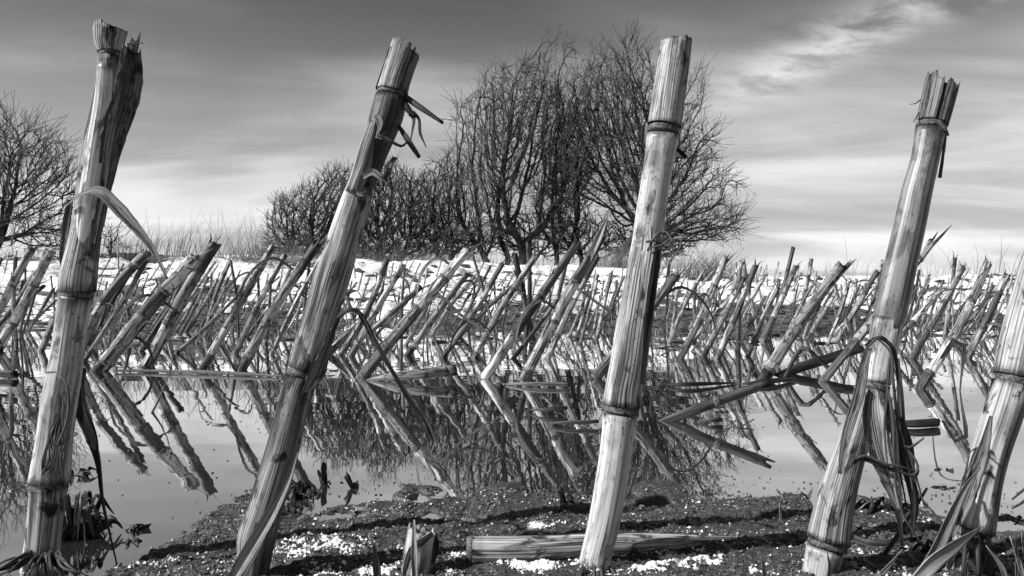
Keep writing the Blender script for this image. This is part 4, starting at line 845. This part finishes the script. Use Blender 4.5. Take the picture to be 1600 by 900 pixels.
def tree(name, label, cat, base, ells, n_att, step, seed, rmin, expo, twigs=2, tl=.22, split=.02, group=None, wob=.12, up=.25):
    N, par = colonize(base, ells, n_att, step, step*9, step*1.5, seed, wob=wob); g = np.random.default_rng(seed+1); n = len(N)
    # extra fine twigs
    nc = np.zeros(n, int)
    for p in par:
        if p >= 0: nc[p] += 1
    tips = np.where(nc <= 1)[0]; tips = tips[tips > 10]; extra = []; ep = []
    for k in tips:
        p = par[k]; d0 = N[k]-N[p] if p >= 0 else np.array([0, 0, 1.]); d0 = d0/(np.linalg.norm(d0)+1e-9)
        m_ = g.integers(0, twigs+1) if nc[k] else twigs
        for q in range(m_):
            d_ = d0+g.normal(0, .45, 3)+[0, 0, up]; d_ /= np.linalg.norm(d_); c = int(k); pos = N[k]; nn = 2 if nc[k] else 3
            for s_ in range(nn):
                pos = pos+d_*tl*g.uniform(.25, .5); d_ = d_+g.normal(0, .16, 3)+[0, 0, .05]; d_ /= np.linalg.norm(d_); extra.append(pos); ep.append(c); c = n+len(extra)-1
    N = np.concatenate([N, np.array(extra)]); par = np.concatenate([par, np.array(ep, int)]); n = len(N)
    w_ = np.zeros(n)
    r = np.zeros(n)
    for k in range(n-1, -1, -1):
        if w_[k] == 0: w_[k] = rmin**expo
        if par[k] >= 0: w_[par[k]] += w_[k]
    r = w_**(1/expo); r = np.minimum(r, .11)
    k = np.where(par >= 0)[0]; a = N[par[k]]; b_ = N[k]; rb = r[k]; ra = np.minimum(r[par[k]], rb*1.25+.002)
    org = np.array(base[0][:3]); root = empty(name, tuple(org), label, cat, group)
    rid = np.zeros(n, int)
    for q in range(n): rid[q] = q if par[q] < 0 else rid[par[q]]
    rk = rid[k]; jobs = [('trunk', (rb >= split) & (rk == v_), 7, M_BARK) for v_ in np.unique(rk)]+[('crown', rb < split, 3, M_TWIG)]
    for nm, sel, sg, mt in jobs:
        A_, B_, RA, RB = a[sel]-org, b_[sel]-org, ra[sel], rb[sel]; m_ = len(A_)
        if m_ == 0: continue
        T_ = B_-A_; T_ /= np.linalg.norm(T_, axis=1)[:, None]+1e-9; ref = np.where(np.abs(T_[:, 2:3]) > .9, [[1., 0, 0]], [[0, 0, 1.]]); U = np.cross(T_, ref); U /= np.linalg.norm(U, axis=1)[:, None]+1e-9; W = np.cross(T_, U)
        B2 = B_+T_*RB[:, None]*.4
        an = np.arange(sg)*2*math.pi/sg; ca, sa = np.cos(an)[None, :, None], np.sin(an)[None, :, None]; ring = U[:, None]*ca+W[:, None]*sa
        V = np.concatenate([A_[:, None]+ring*RA[:, None, None], B2[:, None]+ring*RB[:, None, None]], 1).reshape(-1, 3)
        q = np.arange(sg); F = np.stack([q, (q+1) % sg, (q+1) % sg+sg, q+sg], 1)[None]+(2*sg*np.arange(m_))[:, None, None]
        o_ = np_mesh(nm, V, F.reshape(-1, 4), mt); o_.parent = root
    return root, n
def TP(px, py, Yd): return P(px, py, Yd)
def ell(px, py, Yd, wx, wy, wz=None, dy=0):   # ellipsoid given in photo px at a distance
    c = P(px, py, Yd+dy); k = Yd/FPX; return (c.x, c.y, c.z, wx*k, (wz if wz else wx)*k, wy*k)
def bs(px, Yd, py=415, lean=(0, 0, 1), n=5):
    p = P(px, py, Yd); z_ = sz(p.x, p.y)-.05; return (p.x, p.y, z_, lean, n)
TG = 'bare leafless trees on the bank'
D1 = 12.5
tree('bare_tree', 'left half of the big bare tree group, its spiky top leaning right', 'tree', [bs(770, D1, lean=(-.25, 0, 1)), bs(788, D1+.3, lean=(.05, .1, 1)), bs(815, D1-.2, lean=(.2, 0, 1))],
     [ell(760, 300, D1, 60, 105), ell(790, 210, D1, 66, 90), ell(825, 180, D1, 56, 90), ell(858, 105, D1, 22, 62), ell(885, 85, D1, 14, 24), ell(725, 185, D1, 26, 42), ell(712, 260, D1, 26, 40), ell(768, 130, D1, 20, 26), ell(720, 350, D1, 40, 60), ell(870, 260, D1, 50, 120)], 4700, .072, 21, .0032, 2.45, 3, .30, .014, TG, .12)
tree('bare_tree', 'slim bare tree standing between the two big tree crowns', 'tree', [bs(868, D1+.8, lean=(.05, 0, 1)), bs(880, D1+.6, lean=(.2, 0, 1))],
     [ell(885, 220, D1+.5, 50, 95), ell(880, 330, D1+.8, 50, 70), ell(900, 160, D1+.4, 30, 50)], 1300, .072, 22, .0032, 2.45, 3, .30, .014, TG, .12)
tree('bare_tree', 'right half of the big bare tree group, its twigs sweeping far right', 'tree', [bs(940, D1, lean=(-.1, 0, 1)), bs(985, D1+.2, lean=(.15, 0, 1)), bs(960, D1-.3, lean=(.35, 0, 1))],
     [ell(960, 165, D1, 60, 74), ell(930, 105, D1, 26, 26), ell(920, 240, D1, 50, 90), ell(1000, 240, D1, 76, 125), ell(1060, 250, D1, 50, 80), ell(1105, 350, D1, 60, 34), ell(1035, 340, D1, 60, 60), ell(990, 95, D1, 36, 38), ell(1085, 140, D1, 20, 40), ell(1118, 285, D1, 34, 26), ell(1110, 215, D1, 20, 22), ell(1140, 355, D1, 30, 12)], 5200, .072, 23, .0032, 2.45, 3, .34, .014, TG, .12)
tree('bare_shrub', 'dense round shrub at the left end of the tree group', 'shrub', [bs(480, D1-.3), bs(500, D1-.2, lean=(-.3, 0, 1)), bs(460, D1, lean=(-.2, 0, 1))], [ell(470, 350, D1, 50, 52), ell(490, 395, D1, 80, 22), ell(525, 330, D1, 48, 66), ell(540, 290, D1, 24, 36), ell(438, 365, D1, 24, 36), ell(480, 300, D1, 14, 20)], 3900, .062, 24, .0031, 2.5, 4, .2, .014, TG)
tree('bare_shrub', 'dense shrub behind the top of the second tall stalk', 'shrub', [bs(590, D1), bs(620, D1-.3, lean=(.2, 0, 1))], [ell(590, 330, D1, 60, 68), ell(600, 390, D1, 80, 24), ell(605, 278, D1, 36, 30), ell(640, 330, D1, 50, 58)], 3900, .062, 25, .0031, 2.5, 4, .2, .014, TG)
tree('bare_shrub', 'low shrub filling the gap between dense shrubs and the big trees', 'shrub', [bs(685, D1-.2), bs(700, D1+.2, lean=(.2, 0, 1))], [ell(680, 330, D1, 42, 70), ell(700, 290, D1, 30, 46), ell(700, 380, D1, 60, 26)], 2700, .062, 26, .0032, 2.5, 4, .16, .014, TG)
tree('bare_shrub', 'low twiggy undergrowth beneath the two big tree crowns', 'shrub', [bs(830, D1+1.0), bs(910, D1+1.2), bs(1010, D1+1.0)], [ell(830, 372, D1+1, 70, 36), ell(920, 375, D1+1, 70, 34), ell(1020, 380, D1+1, 70, 30)], 1900, .08, 28, .0045, 2.5, 3, .2, .02, TG)
D2 = 9.5
tree('bare_tree', 'bare tree spreading in from the left edge behind the leftmost stalks', 'tree', [bs(-70, D2, 405, lean=(.1, 0, 1)), bs(-20, D2+.2, 405, lean=(.5, 0, 1))],
     [ell(-30, 270, D2, 70, 90), ell(40, 280, D2, 66, 84), ell(85, 300, D2, 40, 66), ell(60, 360, D2, 80, 34), ell(10, 220, D2, 40, 50), ell(-110, 300, D2, 80, 100)], 3600, .075, 27, .0028, 2.45, 3, .34, .016, TG, .12, .6)
tree('bare_shrub', 'small spiky shrub on the crest just right of the leftmost tall stalk', 'shrub', [bs(172, 10.2, 400)], [ell(172, 375, 10.2, 26, 24)], 160, .07, 29, .003, 2.2, 2, .2, .02, TG, .2, .8)

# ---------------- dry grass on the crest ----------------
GV = []; GF = []
def tuft(x, y, n, h, spread, lean=.1, rr=.0028, zoff=0.0):
    for k in range(n):
        bx = x+r_.gauss(0, spread); by = y+r_.gauss(0, spread*.6); bz = sz(bx, by)-.02+zoff; L = h*r_.uniform(.35, 1.15); a = r_.gauss(lean, .28); c = r_.gauss(0, .2)
        p0 = np.array((bx, by, bz)); p1 = p0+np.array((math.sin(a)*.5, c*.3, .55))*L; p2 = p0+np.array((math.sin(a)*1.1+r_.gauss(0, .12), c*.6, .98))*L; w0 = rr*r_.uniform(.6, 1.3)
        for q, (pp, ww) in enumerate(((p0, w0), (p1, w0*.8), (p2, w0*.25))):
            for an in (0, 2.1, 4.2): GV.append(tuple(pp+ww*np.array((math.cos(an), math.sin(an), 0))))
        b_ = len(GV)-9
        for q in (0, 3):
            for e in range(3): GF.append((b_+q+e, b_+q+(e+1) % 3, b_+q+3+(e+1) % 3, b_+q+3+e))
def crest(px0, px1, step, n, h, Yd, **kw):
    px = px0
    while px < px1:
        Y_ = Yd+r_.uniform(-.5, .7); tuft((px-800)/FPX*Y_, Y_, n, h*r_.uniform(.4, 1.2), .1, **kw); px += step*r_.uniform(.4, 1.6)
crest(150, 430, 5, 8, .62, 10.0, lean=.12); crest(230, 420, 22, 3, .75, 10.4, lean=.15, rr=.003); crest(-20, 110, 10, 4, .4, 9.8)
crest(400, 760, 5, 9, .42, 11.2, lean=.2); crest(560, 720, 6, 12, .5, 10.9, lean=.3); crest(750, 1130, 6, 9, .38, 11.2, lean=.1)
crest(1130, 1380, 16, 4, .35, 10.3, lean=.35); crest(1300, 1350, 14, 5, .6, 10.2, lean=.1); crest(1430, 1640, 9, 5, .42, 10.2, lean=.1); crest(1570, 1600, 8, 3, .8, 9.8, lean=.05, rr=.004)
for k in range(260):
    Y_ = r_.uniform(6.2, 9.5); tuft(r_.uniform(-.8, .8)*Y_, Y_, 4, .16, .04, rr=.002)
props(np_mesh('dry_grass', GV, GF, M_GRASS), 'thin dry grass and weed stems along the crest of the snow bank', 'grass', kind='stuff')
def tussock(label, px, Yd, n, h, w_):
    global GV, GF
    keepV, keepF = GV, GF; GV, GF = [], []; x = (px-800)/FPX*Yd; 
    for k in range(n):
        a = r_.gauss(.9, .5) if k % 3 else r_.gauss(-.4, .4); tuft(x+r_.gauss(0, w_), Yd+r_.gauss(0, w_*.5), 1, h, .01, lean=a, rr=.003)
    o = np_mesh('grass_tussock', GV, GF, M_GRASS); GV, GF = keepV, keepF; props(o, label, kind='stuff')
tussock('shaggy grass tussock under snow right of the third tall stalk', 1095, 8.6, 420, .38, .22)
tussock('tussock low at the foot of the rounded left shrub', 455, 9.6, 260, .3, .25)
tussock('small dark tussock at the top of the snow left of the shrubs', 385, 9.2, 180, .26, .2)
tussock('loose tussock before the tree trunks left of the third tall stalk', 960, 10.2, 300, .42, .25)
